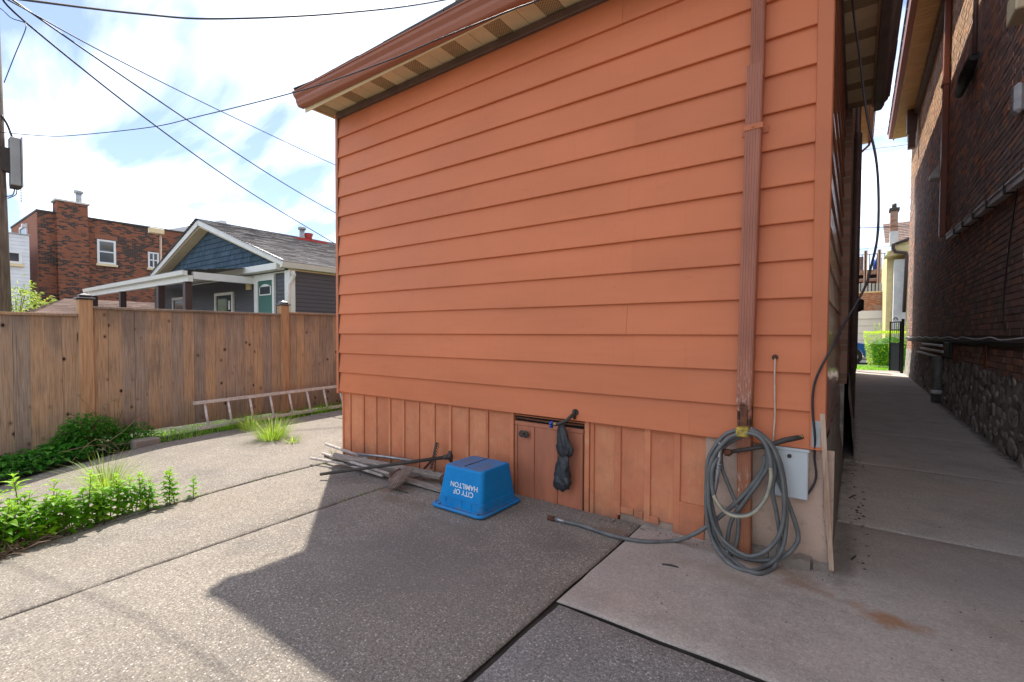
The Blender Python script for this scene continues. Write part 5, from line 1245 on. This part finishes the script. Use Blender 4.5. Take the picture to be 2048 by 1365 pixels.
def window_y(parent, x0, x1, z0, z1, y, fr_=.07, sash=True, frm=None, gm=None):
    frm = frm or M_wtrim; mb = MB()
    mb.box((x0,y-.05,z0),(x0+fr_,y+.02,z1),.006); mb.box((x1-fr_,y-.05,z0),(x1,y+.02,z1),.006); mb.box((x0+fr_,y-.05,z1-fr_),(x1-fr_,y+.02,z1)); mb.box((x0+fr_,y-.05,z0),(x1-fr_,y+.02,z0+fr_))
    if sash: mb.box((x0+fr_,y-.04,(z0+z1)/2-.02),(x1-fr_,y+.02,(z0+z1)/2+.02))
    w_ = mb.build('window', frm, parent); mb = MB(); mb.box((x0+fr_,y-.012,z0+fr_),(x1-fr_,y+.01,z1-fr_)); mb.build('pane', gm or M_glass, w_); return w_
x0, x1, z0, z1 = rect_y(433,588,470,640,wy); window_y(bg_, x0, x1, z0, z1, wy-.02, .08, False)
mb = MB(); mb.box((x1-.30, wy-.05, z0+.3), (x1-.20, wy-.04, z1-.25)); mb.build('notice', M_wtrim, bg_)
x0, x1, z0, z1 = rect_y(348,597,374,640,wy); window_y(bg_, x0, x1, z0, z1, wy-.02, .08, False)
x0, x1, z0, z1 = rect_y(512,553,553,650,wy)
mb = MB(); mb.box((x0,wy-.06,z0),(x0+.20,wy,z1)); mb.box((x1-.10,wy-.06,z0),(x1,wy,z1)); mb.box((x0+.20,wy-.06,z1-.16),(x1-.10,wy,z1)); mb.build('door_frame', M_wtrim, bg_)
mb = MB(); mb.box((x0+.20,wy-.035,z0),(x1-.10,wy-.003,z1-.16)); dd_ = mb.build('door', M_green, bg_)
a, b = x0+.27, x1-.19; zt = z1-.25; mb = MB(); pts = [(a,wy-.045,zt-.30),(b,wy-.045,zt-.30),(b,wy-.045,zt-.08)]+[(lerp(b,a,k/6),wy-.045,zt-.08+.08*math.sin(math.pi*k/6)) for k in range(1,6)]+[(a,wy-.045,zt-.08)]
mb.prism(pts, (0,.011,0)); mb.build('fanlight', M_wtrim, dd_)
mb = MB(); mb.box((a+.04,wy-.05,zt-.27),(b-.04,wy-.046,zt-.07)); mb.build('pane', M_glass, dd_)
x0, x1, z0, z1 = rect_y(497,563,505,580,wy); mb = MB(); mb.box((x0,wy-.08,z0),(x1,wy-.01,z1),.01); mb.build('porch_light', M_soffit, bg_)
mb = MB(); mb.box((-11.74, wy-.03, .9), (GX1-.23, wy-.016, 2.8)); mb.build('wall_panel', M_green, bg_)
# porch roof in front, gutter, posts
mb = MB(); roof_plane(mb, (-21.9,1.72,2.80), (-13.3,1.72,2.80), (-21.9,3.3,3.02), (-13.3,3.3,3.02), 6, .015, .33, 4); mb.build('porch_roof', M_shg, bg_)
mb = MB(); mb.prism([(-22,1.78,2.66),(-22,1.68,2.68),(-22,1.66,2.78),(-22,1.78,2.78)], (8.75,0,0)); mb.build('gutter', M_wtrim, bg_)
mb = MB(); mb.box((-22,1.80,2.53),(-13.3,1.92,2.68)); mb.box((-13.42,1.93,2.60),(-13.3,3.4,2.78)); mb.build('beam', M_wtrim, bg_)
for xx in (-13.45,-15.25,-18.4,-21.4):
    mb = MB(); mb.box((xx-.10,1.78,.0),(xx+.05,1.93,2.53)); mb.build('post', M_copper, bg_)
# roof vents
mb = MB(); p = at(604,482,'x',AX+.5); q = at(604,460,'x',AX+.5); mb.tube([p-Vector((0,0,.3)), q], .09, 8); mb.tube([q, q+Vector((0,0,.08))], .14, 8); mb.build('vent_pipe', M_galv, bg_)
mb = MB(); p = at(617,483,'x',AX+.5); q = at(617,468,'x',AX+.5); mb.box((p.x-.2,p.y-.55,p.z-.5),(p.x+.3,p.y+.55,p.z+.02)); mb.tube([p, p.lerp(q,.5), q], [.15,.12,.17], 10); mb.build('chimney_pot', M_redclay, bg_)

# ------------------------------------------------------------------ two-storey brick building
bk = thing('brick_building', (-36, 6, 0), 'two-storey old red brick building with a wide chimney, behind the bungalow', 'building')
BX = -33.0; yb0, yb1, zt = 2.34, 9.2, 7.38
mb = MB(); mb.box((-39.7, yb0, 0), (BX, yb1, zt-.1)); mb.build('wall', M_fbrick, bk)
mb = MB(); mb.box((-39.7, yb0-.03, 0), (BX-.02, yb0-.002, zt-.12)); mb.build('wall', M_fbrick2, bk)
mb = MB(); mb.box((-39.8, yb0-.06, zt-.1), (BX+.05, yb1, zt), .01); mb.build('parapet_cap', M_iron, bk)
mb = MB(); mb.box((BX+.002, 3.0, 0), (BX+.30, 4.2, zt-.5)); mb.box((BX-.6, 3.0, zt-.5), (BX+.30, 4.2, 7.93)); mb.build('chimney', M_fbrick, bk)
mb = MB(); mb.box((BX-.66, 2.92, 7.93), (BX+.36, 4.28, 8.02), .01); mb.build('chimney_cap', M_wstucco, bk)
mb = MB(); mb.tube([(BX-.1,3.92,8.02),(BX-.1,3.92,8.55)], .13, 10); mb.tube([(BX-.1,3.92,8.55),(BX-.1,3.92,8.68)], .2, 10); mb.build('flue', M_galv, bk)
def window_x(parent, y0, y1, z0, z1, x, fr_=.1, sash=True, mull=False):
    mb = MB(); mb.box((x-.02,y0,z0),(x+.05,y0+fr_,z1)); mb.box((x-.02,y1-fr_,z0),(x+.05,y1,z1)); mb.box((x-.02,y0+fr_,z1-fr_),(x+.05,y1-fr_,z1)); mb.box((x-.02,y0+fr_,z0),(x+.05,y1-fr_,z0+fr_))
    if sash: mb.box((x-.02,y0+fr_,(z0+z1)/2-.03),(x+.04,y1-fr_,(z0+z1)/2+.03))
    if mull: mb.box((x-.02,(y0+y1)/2-.03,z0+fr_),(x+.035,(y0+y1)/2+.03,z1-fr_))
    w_ = mb.build('window', M_wtrim, parent); mb = MB(); mb.box((x-.01,y0+fr_,z0+fr_),(x+.015,y1-fr_,z1-fr_)); mb.build('pane', M_glass, w_)
    mb = MB(); mb.box((x-.02,y0-.06,z0-.12),(x+.12,y1+.06,z0-.003)); mb.build('sill', M_soffit, w_)
window_x(bk, 4.60, 5.40, 4.98, 6.28, BX); window_x(bk, 6.86, 7.38, 5.0, 5.92, BX, .08, True, True); window_x(bk, 4.7, 5.5, 1.5, 2.75, BX)
for (y0, y1, z) in ((4.52,5.48,6.29),(6.8,7.45,5.93)):
    for k in range(12):
        t = (k+.5)/12; mb = MB(); mb.box((BX+.002, lerp(y0,y1,k/12)+.004, z+.05*math.sin(math.pi*t)), (BX+.03, lerp(y0,y1,(k+1)/12)-.004, z+.22+.05*math.sin(math.pi*t))); mb.build('arch_brick', M_fbrick2, bk)
x0, x1, z0, z1 = rect_y(42,457,57,470,yb0); window_y(bk, x0, x1, z1-1.0, z1, yb0-.04, .12, False)
mb = MB(); mb.box((-35.4, 2.1, 6.75), (-35.15, 2.3, 6.92)); mb.build('wall_lamp', M_whitish, bk)
mb = MB(); mb.box((BX-3, yb1, 0), (BX+1.2, yb1+6, 7.1)); mb.build('rear_wall', M_fbrick, bk)
mb = MB(); mb.prism([(BX-5.0,7.6,7.3),(BX-5.0,11.6,7.3),(BX-5.0,11.3,8.6),(BX-5.0,11.0,8.6)], (4.5,0,0)); mb.build('roof_cabin', M_wvinyl, bk)
# post lamp in front of the brick building
pl_ = thing('floodlight_pole', (-30, 6.4, 0), 'thin pole with a yellow floodlight beside the brick building', 'floodlight')
mb = MB(); a = at(321,520,'x',-29); b = at(321,466,'x',-29); mb.tube([Vector((a.x,a.y,0)), b], .05, 6); mb.build('pole', M_strip, pl_)
mb = MB(); c = at(313,463,'x',-29); mb.box((c.x-.15,c.y-.32,c.z-.12),(c.x+.15,c.y+.30,c.z+.14),.02); mb.build('lamp_head', M_soffit, pl_)
# white clapboard house at far left
wh = thing('white_house', (-30, -1, 0), 'white clapboard house at the far left behind the utility pole', 'house')
WX = -30.0; p = at(58,472,'x',WX); y1 = p.y; zt = p.z
mb = MB(); z = 0
while z < zt-.01:
    z2 = min(z+.16, zt); mb.prism([(WX-.02,-6,z),(WX+.025,-6,z),(WX+.005,-6,z2),(WX-.02,-6,z2)], (0,y1+6,0)); z += .16
mb.build('siding', M_wvinyl, wh)
mb = MB(); mb.box((-36,-6,0),(WX-.021,y1-.02,zt-.01)); mb.build('wall', M_wvinyl, wh)
mb = MB(); mb.box((-36.2,-6.2,zt),(WX+.06,y1+.03,zt+.05)); mb.build('roof', M_galv, wh)
a, b = at(6,500,'x',WX), at(44,529,'x',WX); window_x(wh, a.y, b.y, b.z, a.z, WX+.03, .1, False)
a, b = at(8,602,'x',WX), at(22,622,'x',WX); window_x(wh, a.y, b.y, b.z-1, a.z, WX+.03, .08, False)
# low garage with brown hip roof
gr = thing('low_garage', (-22, 2, 0), 'low garage with a brown shingle hip roof just above the fence', 'garage')
e0, e1 = at(66,626,'x',-20.5), at(320,632,'x',-20.5); r0, r1 = at(130,598,'x',-23.5), at(320,601,'x',-23.5)
e0.z = e1.z = e0.z-.02; r1.z = r0.z
rf4 = MB(); roof_plane(rf4, e0, e1, r0, r1, 16, .02, .3, 8); e2 = Vector((-26.5, e0.y, e0.z)); roof_plane(rf4, e2, e0, r0, r0, 16, .02, .3, 7); rf4.build('roof', M_shb, gr, kind='stuff')
mb = MB(); mb.box((-26.3, e0.y+.2, 0), (-20.8, e1.y, e0.z-.02)); mb.build('wall', M_wvinyl, gr)
# flowering shrub
def leafy(name, loc, rx, ry, rz_, nleaf, L, m, label, cat, seed, stems=8, lw=.4):
    r_ = random.Random(seed); t = thing(name, loc, label, cat); o = Vector(loc)
    mb = MB()
    tips_ = []
    for k in range(stems):
        a = r_.uniform(0, 6.28); q = o+Vector((rx*.6*math.cos(a)*r_.random(), ry*.6*math.sin(a)*r_.random(), rz_*r_.uniform(.6, 1)))
        mb.tube([o+Vector((r_.uniform(-.05,.05)*rx, r_.uniform(-.05,.05)*ry, 0)), o.lerp(q, .5)+Vector((0,0,.05*rz_)), q], [L*.12, L*.09, L*.04], 5)
    mb.build('stems', M_stem, t); mb = MB()
    for k in range(nleaf):
        th = r_.uniform(0, 6.28); u = r_.random()**.4; ph = math.acos(r_.uniform(-.1, 1))
        p = o+Vector((rx*u*math.sin(ph)*math.cos(th), ry*u*math.sin(ph)*math.sin(th), rz_*(.12+.88*u*math.cos(ph))))
        p += Vector((mn.noise(p*3/L*.05)*rx*.3, mn.noise(p*4/L*.05+Vector((5,5,5)))*ry*.3, mn.noise(p*5/L*.05)*rz_*.25))
        mb.leaf(p, (math.cos(th)+r_.uniform(-.8,.8), math.sin(th)+r_.uniform(-.8,.8), r_.uniform(-.2,.9)), (0,0,1), L*r_.uniform(.6,1.2), L*lw, droop=.3)
    mb.build('foliage', m, t); return t
leafy('shrub', (-24.2, .35, 1.3), 1.7, 1.0, 1.75, 1500, .17, M_yell, 'sunlit yellow-green shrub with pale blossom in front of the brick building', 'shrub', 3, 10)
fl_ = MB(); rq = random.Random(4)
for k in range(60):
    p = Vector((-23.3+rq.uniform(-.3,.3), -.35+rq.uniform(-.35,.5), 2.0+rq.uniform(-.1,.55)))
    for j in range(4): fl_.leaf(p, (rq.uniform(-1,1), rq.uniform(-1,1), rq.uniform(-.3,1)), (0,0,1), .06, .05)
sh2 = thing('flowering_shrub', (-23.3,-.3,1.3), 'pale flowering branches beside the utility pole', 'shrub'); fl_.build('blossom', M_whitish, sh2)

# ------------------------------------------------------------------ utility pole and wires
pole = thing('utility_pole', (-9.5, -1.97, -.3), 'weathered wooden utility pole at the far left edge', 'utility pole')
mb = MB(); base = Vector((-9.5, -1.89, -.3)); top = Vector((-9.5, -1.955, 8.5)); mb.tube([base, base.lerp(top,.5), top], [.185,.165,.14], 20); mb.build('pole_shaft', M_pole, pole)
tb = thing('terminal_box', (-9.42, -1.68, 3.2), 'grey telecom terminal box strapped to the utility pole', 'terminal box')
a = at(27, 278, 'x', -9.4); b = at(27, 373, 'x', -9.4)
mb = MB(); mb.box((-9.48, a.y-.045, b.z), (-9.30, a.y+.055, a.z), .008); mb.build('box_body', M_fbox, tb)
mb = MB(); mb.box((-9.50, a.y+.058, b.z-.01), (-9.28, a.y+.072, a.z+.02), .003); mb.build('box_flange', M_galv, tb)
mb = MB(); mb.box((-9.46, a.y-.043, b.z-.03), (-9.32, a.y+.05, b.z-.002)); mb.build('base_plate', M_iron, tb)
mb = MB(); mb.box((-9.46, a.y-.13, b.z+.18), (-9.36, a.y-.046, a.z-.15)); mb.build('bracket', M_iron, tb)
mb = MB(); mb.tube(spline([(-9.4,a.y-.11,a.z+.28),(-9.4,a.y-.06,a.z+.18),(-9.4,a.y-.03,a.z+.08),(-9.4,a.y-.01,a.z)], 4), .014, 6); mb.tube(spline([(-9.4,a.y+.0,b.z-.02),(-9.4,a.y-.02,b.z-.12),(-9.4,a.y-.09,b.z-.16)], 4), .007, 5); mb.tube(spline([(-9.4,a.y+.02,b.z-.02),(-9.4,a.y+.01,b.z-.11),(-9.4,a.y-.07,b.z-.18)], 4), .006, 5); mb.build('cable_tail', M_cable, tb)
mb = MB()
for k in range(9): mb.tube([(-9.38,a.y+.055,b.z-.02-k*.022),(-9.38,a.y+.062,b.z-.03-k*.022)], .009, 6)
mb.build('chain', M_galv, tb)
def W(px, py, d):   # point at range d along the horizontal forward direction
    dd = FW + RT2*((px-1024)/FPX) + UP2*((CYP-py)/FPX); return EYE+dd*d
def wire(pts, r, label, group=None, m=M_wire, n=8):
    P = spline(pts, n); mb = MB(); mb.tube(P, r, 6); c = P[len(P)//2]; return solo(mb, 'overhead_wire', m, c, label, 'wire', group)
dp = 6.45
wire([W(-90,-22,dp), W(50,0,7.5), W(280,28,9.5), W(440,38,11), W(680,27,13), W(890,0,14.5), W(1150,-60,17)], .020, 'thick overhead wire sagging across the very top of the sky')
wire([W(-30,262,dp), W(85,272,6.3), W(150,271,6.1), W(300,255,5.5), W(390,235,5.0), W(600,182,3.95), W(772,123,3.3), W(879,78,3.0), W(1025,20,2.66), W(1078,0,2.55), W(1230,-70,2.3)], .0050, 'thick overhead wire rising from the terminal box past the house gutter')
wire([W(-12,-14,dp), W(45,16,6.6), W(220,112,8.2), W(440,222,11), W(665,328,15), W(760,368,17)], .0105, 'upper of three thin wires slanting from the pole to behind the house')
wire([W(5,-14,dp), W(48,16,6.7), W(300,190,9), W(540,350,13), W(665,423,17), W(760,470,20)], .013, 'middle of three thin wires slanting from the pole to behind the house')
wire([W(8,-10,dp), W(50,44,6.7), W(315,255,9.2), W(500,385,13), W(665,485,18), W(760,540,22)], .014, 'lowest of three thin wires slanting from the pole to behind the house')
wire([W(-40,0,dp), W(0,17,6.45), W(22,36,6.45), W(45,44,6.5), W(51,48,6.5), W(50,62,6.45), W(30,110,6.45), W(8,166,6.42)], .006, 'short looped cable drooping beside the top of the utility pole')
for (a, b, lab) in (((1738,262),(1800,251),'highest street wire seen between the two houses'), ((1738,299),(1830,288),'second highest street wire seen between the two houses'), ((1706,339),(1830,324),'third street wire down, ending at the left house'), ((1700,457),(1830,452),'dark street wire crossing just above the chimney pot'), ((1700,501),(1800,490),'faint thin street wire above the raised deck')):
    pa, pb = at(a[0],a[1],'y',25), at(b[0],b[1],'y',25); d = pb-pa; wire([pa-d*3.0, pa, pa.lerp(pb,.5)-Vector((0,0,.01)), pb, pb+d*2.0], .014 if 'dark' in lab else .008, lab, n=3)

# ------------------------------------------------------------------ vegetation
rv = random.Random(77)
def weed_mesh(seed, H):
    r_ = random.Random(seed); mb = MB(); lean = Vector((r_.uniform(-.1,.1), r_.uniform(-.1,.1), 0)); n = int(H/.028)
    P = [Vector((0,0,0))+lean*H*(t/6)**1.6+Vector((0,0,H*t/6)) for t in range(7)]
    mbs = MB(); mbs.tube(P, [.004,.004,.0036,.0032,.0028,.0022,.0012], 5)
    for k in range(n):
        t = .18+.82*(k/(n-1)); p = P[min(int(t*6), 5)].lerp(P[min(int(t*6)+1, 6)], t*6-int(t*6)); a = k*1.571+r_.uniform(-.3,.3)
        L = (.030+.044*math.sin(math.pi*min(1, t*.82+.12)))*r_.uniform(.85,1.2)
        for s_ in (0, math.pi):
            d = Vector((math.cos(a+s_), math.sin(a+s_), .35+.5*(t > .85))); mb.leaf(p, d, (0,0,1), L*1.35, L*.62, .15, .3)
    for k in range(5):
        a = k*1.26; mb.leaf(P[6], (math.cos(a), math.sin(a), 1.6), (0,0,1), .035, .013)
    ms = mbs.mesh('stem'); ms.materials.append(M_stem); ml = mb.mesh('leaves'); ml.materials.append(M_weed); return ms, ml
wm = [weed_mesh(i, h) for i, h in enumerate((.24,.30,.34,.27,.38,.20,.32))]
def weed(x, y, k, sc, label, group='leafy weeds growing in the paving joint'):
    t = thing('weed_plant', (x, y, gz(x, y)-.03), label, 'weed', group); t.rotation_euler = (rv.uniform(-.1,.1), rv.uniform(-.1,.1), rv.uniform(0, 6.28)); t.scale = (sc,)*3
    ms, ml = wm[k]
    for nm, me in (('stem', ms), ('leaves', ml)):
        o = bpy.data.objects.new(nm, me); COL.objects.link(o); o.parent = t
    return t
xj = -4.20
weed(xj, -1.44, 0, .75, 'smallest leafy weed standing alone at the right end of the row', None)
for dy, k, s_ in ((-.13,2,.8),(-.16,4,.78),(-.19,0,.85)): weed(xj+rv.uniform(-.02,.02), -1.44+dy, k, s_, 'leafy weed in the small upright cluster near the right end of the row', 'small cluster of weeds near the right end of the row')
y = -1.72
while y > -3.3:
    dens = interp(-y, (1.72,2.0,2.3,3.3), (1.2,2.0,3.0,3.2)); wdt = interp(-y, (1.72,2.1,2.5,3.3), (.05,.13,.22,.28))
    for q in range(max(1, int(dens+rv.random()))):
        weed(xj-rv.random()*wdt+.01, y+rv.uniform(-.03,.03), rv.randrange(7), rv.uniform(.8,1.1)*interp(-y,(1.72,2.3,3.3),(.9,1.08,1.1)), 'bright green leafy weed in the dense row along the paving joint')
    y -= .042
def clump(name, loc, n, H, spread, m, label, seed, w_=.006, bend=.6, cat='grass clump', tilt=.9):
    r_ = random.Random(seed); mb = MB(); o = Vector(loc)
    for k in range(n):
        a = r_.uniform(0, 6.28); rr_ = spread*math.sqrt(r_.random()); t_ = r_.random()*tilt
        mb.blade(o+Vector((rr_*math.cos(a), rr_*math.sin(a), 0)), (math.cos(a)*t_, math.sin(a)*t_, 1), H*r_.uniform(.5,1.1), w_, bend*r_.random())
    return solo(mb, name, m, loc, label, cat)
def gp(px, py): p = ground_at(px, py); return (p.x, p.y, p.z-.005)
clump('grass_clump', gp(545,878), 420, .33, .17, M_grass, 'tall yellow-green grass clump on the concrete in front of the ladder', 1)
clump('grass_clump', gp(498,858), 260, .30, .15, M_grass, 'darker grass tuft just left of the tall clump by the ladder', 2)
clump('grass_clump', gp(455,857), 90, .15, .12, M_lawng, 'low grass tuft at the left end of the ladder', 22)
clump('grass_clump', gp(585,885), 70, .16, .07, M_grass, 'small grass tuft spreading right of the tall clump', 12, tilt=1.6)
clump('grass_clump', gp(212,982), 260, .40, .10, M_grass, 'yellowish spiky grass clump rising behind the leafy weeds', 3, tilt=1.3)
clump('grass_clump', gp(640,822), 80, .2, .2, M_lawng, 'grass tuft at the foot of the fence beside the house wall', 4)
bp = ground_at(185, 912)
leafy('bush', (bp.x-.15,bp.y+.02,gz(bp.x,bp.y)-.03), .24, .34, .48, 1500, .085, M_bush, 'dense dark green leafy bush at the foot of the fence post', 'bush', 5, 8, .30)
leafy('bush', (bp.x-.1,bp.y+.42,gz(bp.x,bp.y+.4)-.03), .18, .24, .26, 420, .075, M_bush, 'smaller dark green bush at the right of the dense bush', 'bush', 6, 5, .32)
# ground cover along the fence, left
mb = MB(); r_ = random.Random(31)
for k in range(3600):
    y = r_.uniform(-3.9, -1.5); x = r_.uniform(FX+.05, left_edge(y)+.10-.12*r_.random()); h = .05+.16*r_.random()*min(1, (left_edge(y)+.15-x)/.3)
    a = r_.uniform(0, 6.28); L = r_.uniform(.05,.10); mb.leaf((x, y, gz(x,y)+h-.02), (math.cos(a), math.sin(a), r_.uniform(.0,.7)), (0,0,1), L, L*.62, .2, .3)
tag(mb.build('ground_cover', M_bush), 'low dark green ground cover along the foot of the fence', 'ground cover', kind='stuff')
mb = MB()
for k in range(2600):
    y = r_.uniform(-.95, 3.2); x = r_.uniform(FX-.05, left_edge(y)+.02); a = r_.uniform(0, 6.28); t_ = r_.random()*.7
    mb.blade((x, y, gz(x,y)-.03), (math.cos(a)*t_, math.sin(a)*t_, 1), r_.uniform(.05,.17)*(1.3 if r_.random() < .2 else 1), .006, .5*r_.random())
tag(mb.build('grass_edge', M_lawng), 'grass growing along the foot of the fence under the ladder', 'grass', kind='stuff')
mb = MB()
for k in range(16000):
    x = FX-.03-3.6*r_.random()**1.3; y = r_.uniform(-4.0, 4.5); a = r_.uniform(0, 6.28); t_ = r_.random()*.6
    mb.blade((x, y, gz(max(x,-9),y)-.07), (math.cos(a)*t_, math.sin(a)*t_, 1), r_.uniform(.05,.11), .007, .4*r_.random())
tag(mb.build('lawn_grass', M_lawng), 'sunlit lawn grass behind the fence, seen through the gap below the boards', 'grass', kind='stuff')
# dead roots and stems at the left end of the weed row
mb = MB()
for k in range(520):
    y = r_.uniform(-3.1, -2.28); x = xj-.12+.30*r_.random()*min(1, (-y-2.2)/.3); z0 = gz(x,y); a = r_.uniform(0, 6.28); L = r_.uniform(.05,.20)
    p = Vector((x, y, z0+.005)); q = p+Vector((L*math.cos(a), L*math.sin(a), r_.uniform(.0,.07))); mb.tube([p, p.lerp(q,.5)+Vector((r_.uniform(-.02,.02), r_.uniform(-.02,.02), .02*r_.random())), q], [.003,.0025,.0015], 4)
tag(mb.build('dead_stems', M_dead), 'tangle of dead brown stems and roots under the leafy weeds', 'dead stems', kind='stuff')
# dry seed-head plant in front of the fence
dry = thing('dry_weed', (-6.75,-1.2,gz(-6.75,-1.2)), 'dry bent plant with feathery beige seed heads in front of the fence', 'dried plant')
b0 = Vector(gp(225,885)); mb = MB()
heads = [(155,790,-6.9),(205,812,-6.9),(228,800,-6.9),(245,818,-6.9),(240,790,-6.85)]
stems_ = [[(225,885),(190,880),(160,905),(143,925)], [(225,885),(200,900),(185,905),(168,930)], [(225,885),(240,905),(200,890),(120,905)], [(215,885),(250,860),(275,835),(300,815)], [(225,890),(260,885),(280,870)], [(205,885),(215,905),(250,905),(262,915)]]
for st in stems_:
    P = [at(px, py, 'x', -6.72) for px, py in st]; P = [Vector((p.x, p.y, max(p.z, gz(p.x,p.y)+.01))) for p in P]; mb.tube(spline(P, 4), .004, 4)
for (px, py, x_) in heads:
    h = at(px, py, 'x', x_); mb.tube(spline([b0, b0.lerp(h,.5)+Vector((.05,0,.05)), h], 5), .0022, 4)
mb.build('dry_stem', M_dead, dry)
for (px, py, x_) in heads:
    h = at(px, py, 'x', x_); mb = MB()
    for k in range(26):
        mb.tube([h, h+Vector((r_.uniform(-.03,.03), r_.uniform(-.07,.07), r_.uniform(-.035,.02)))], [.0018,.0008], 3)
    mb.build('seed_head', simple('seed_head_fluff', (.45,.32,.20), (.35,.25,.16), 10, .9, 0), dry)
bl = MB(); p = ground_at(286, 893); V = []
bl.box((p.x-.10, p.y-.10, p.z-.03), (p.x+.06, p.y+.16, p.z+.085), .012); solo(bl, 'concrete_block', M_found2, p, 'grey broken concrete block half hidden by the bush at the fence gap', 'block')
# tiny weeds among the tools
for (px, py, lab) in ((778,935,'tiny sprout growing through the tool pile'), (652,905,'tiny dry sprout at the left end of the tools'), (520,872,'thin dead stalk')):
    pass
p = G_(790,930,.0); clump('sprout', (p.x,p.y,0), 16, .14, .06, M_grass, 'small green sprouts growing up through the tool pile', 41, .005, cat='sprouts')
p = G_(668,907,.0); clump('sprout', (p.x,p.y,-.01), 10, .10, .03, M_yell, 'tiny yellowish sprout at the left end of the tool pile', 42, .006, cat='sprouts')
mb = MB()
for k in range(90):
    y = r_.uniform(-1.5, -.1); x = -4.19+r_.gauss(0,.006); 
    if r_.random() < .5: x, y = -3.05+r_.gauss(0,.006), r_.uniform(-.9,-.5)
    a = r_.uniform(0,6.28); mb.blade((x, y, gz(x,y)-.012), (math.cos(a)*.8, math.sin(a)*.8, 1), r_.uniform(.008,.03), .003, .4)
tag(mb.build('joint_grass', M_lawng), 'sparse tiny grass in the paving joints', 'grass', kind='stuff')

for o in bpy.data.objects:
    if '_org' in o.keys(): del o['_org']
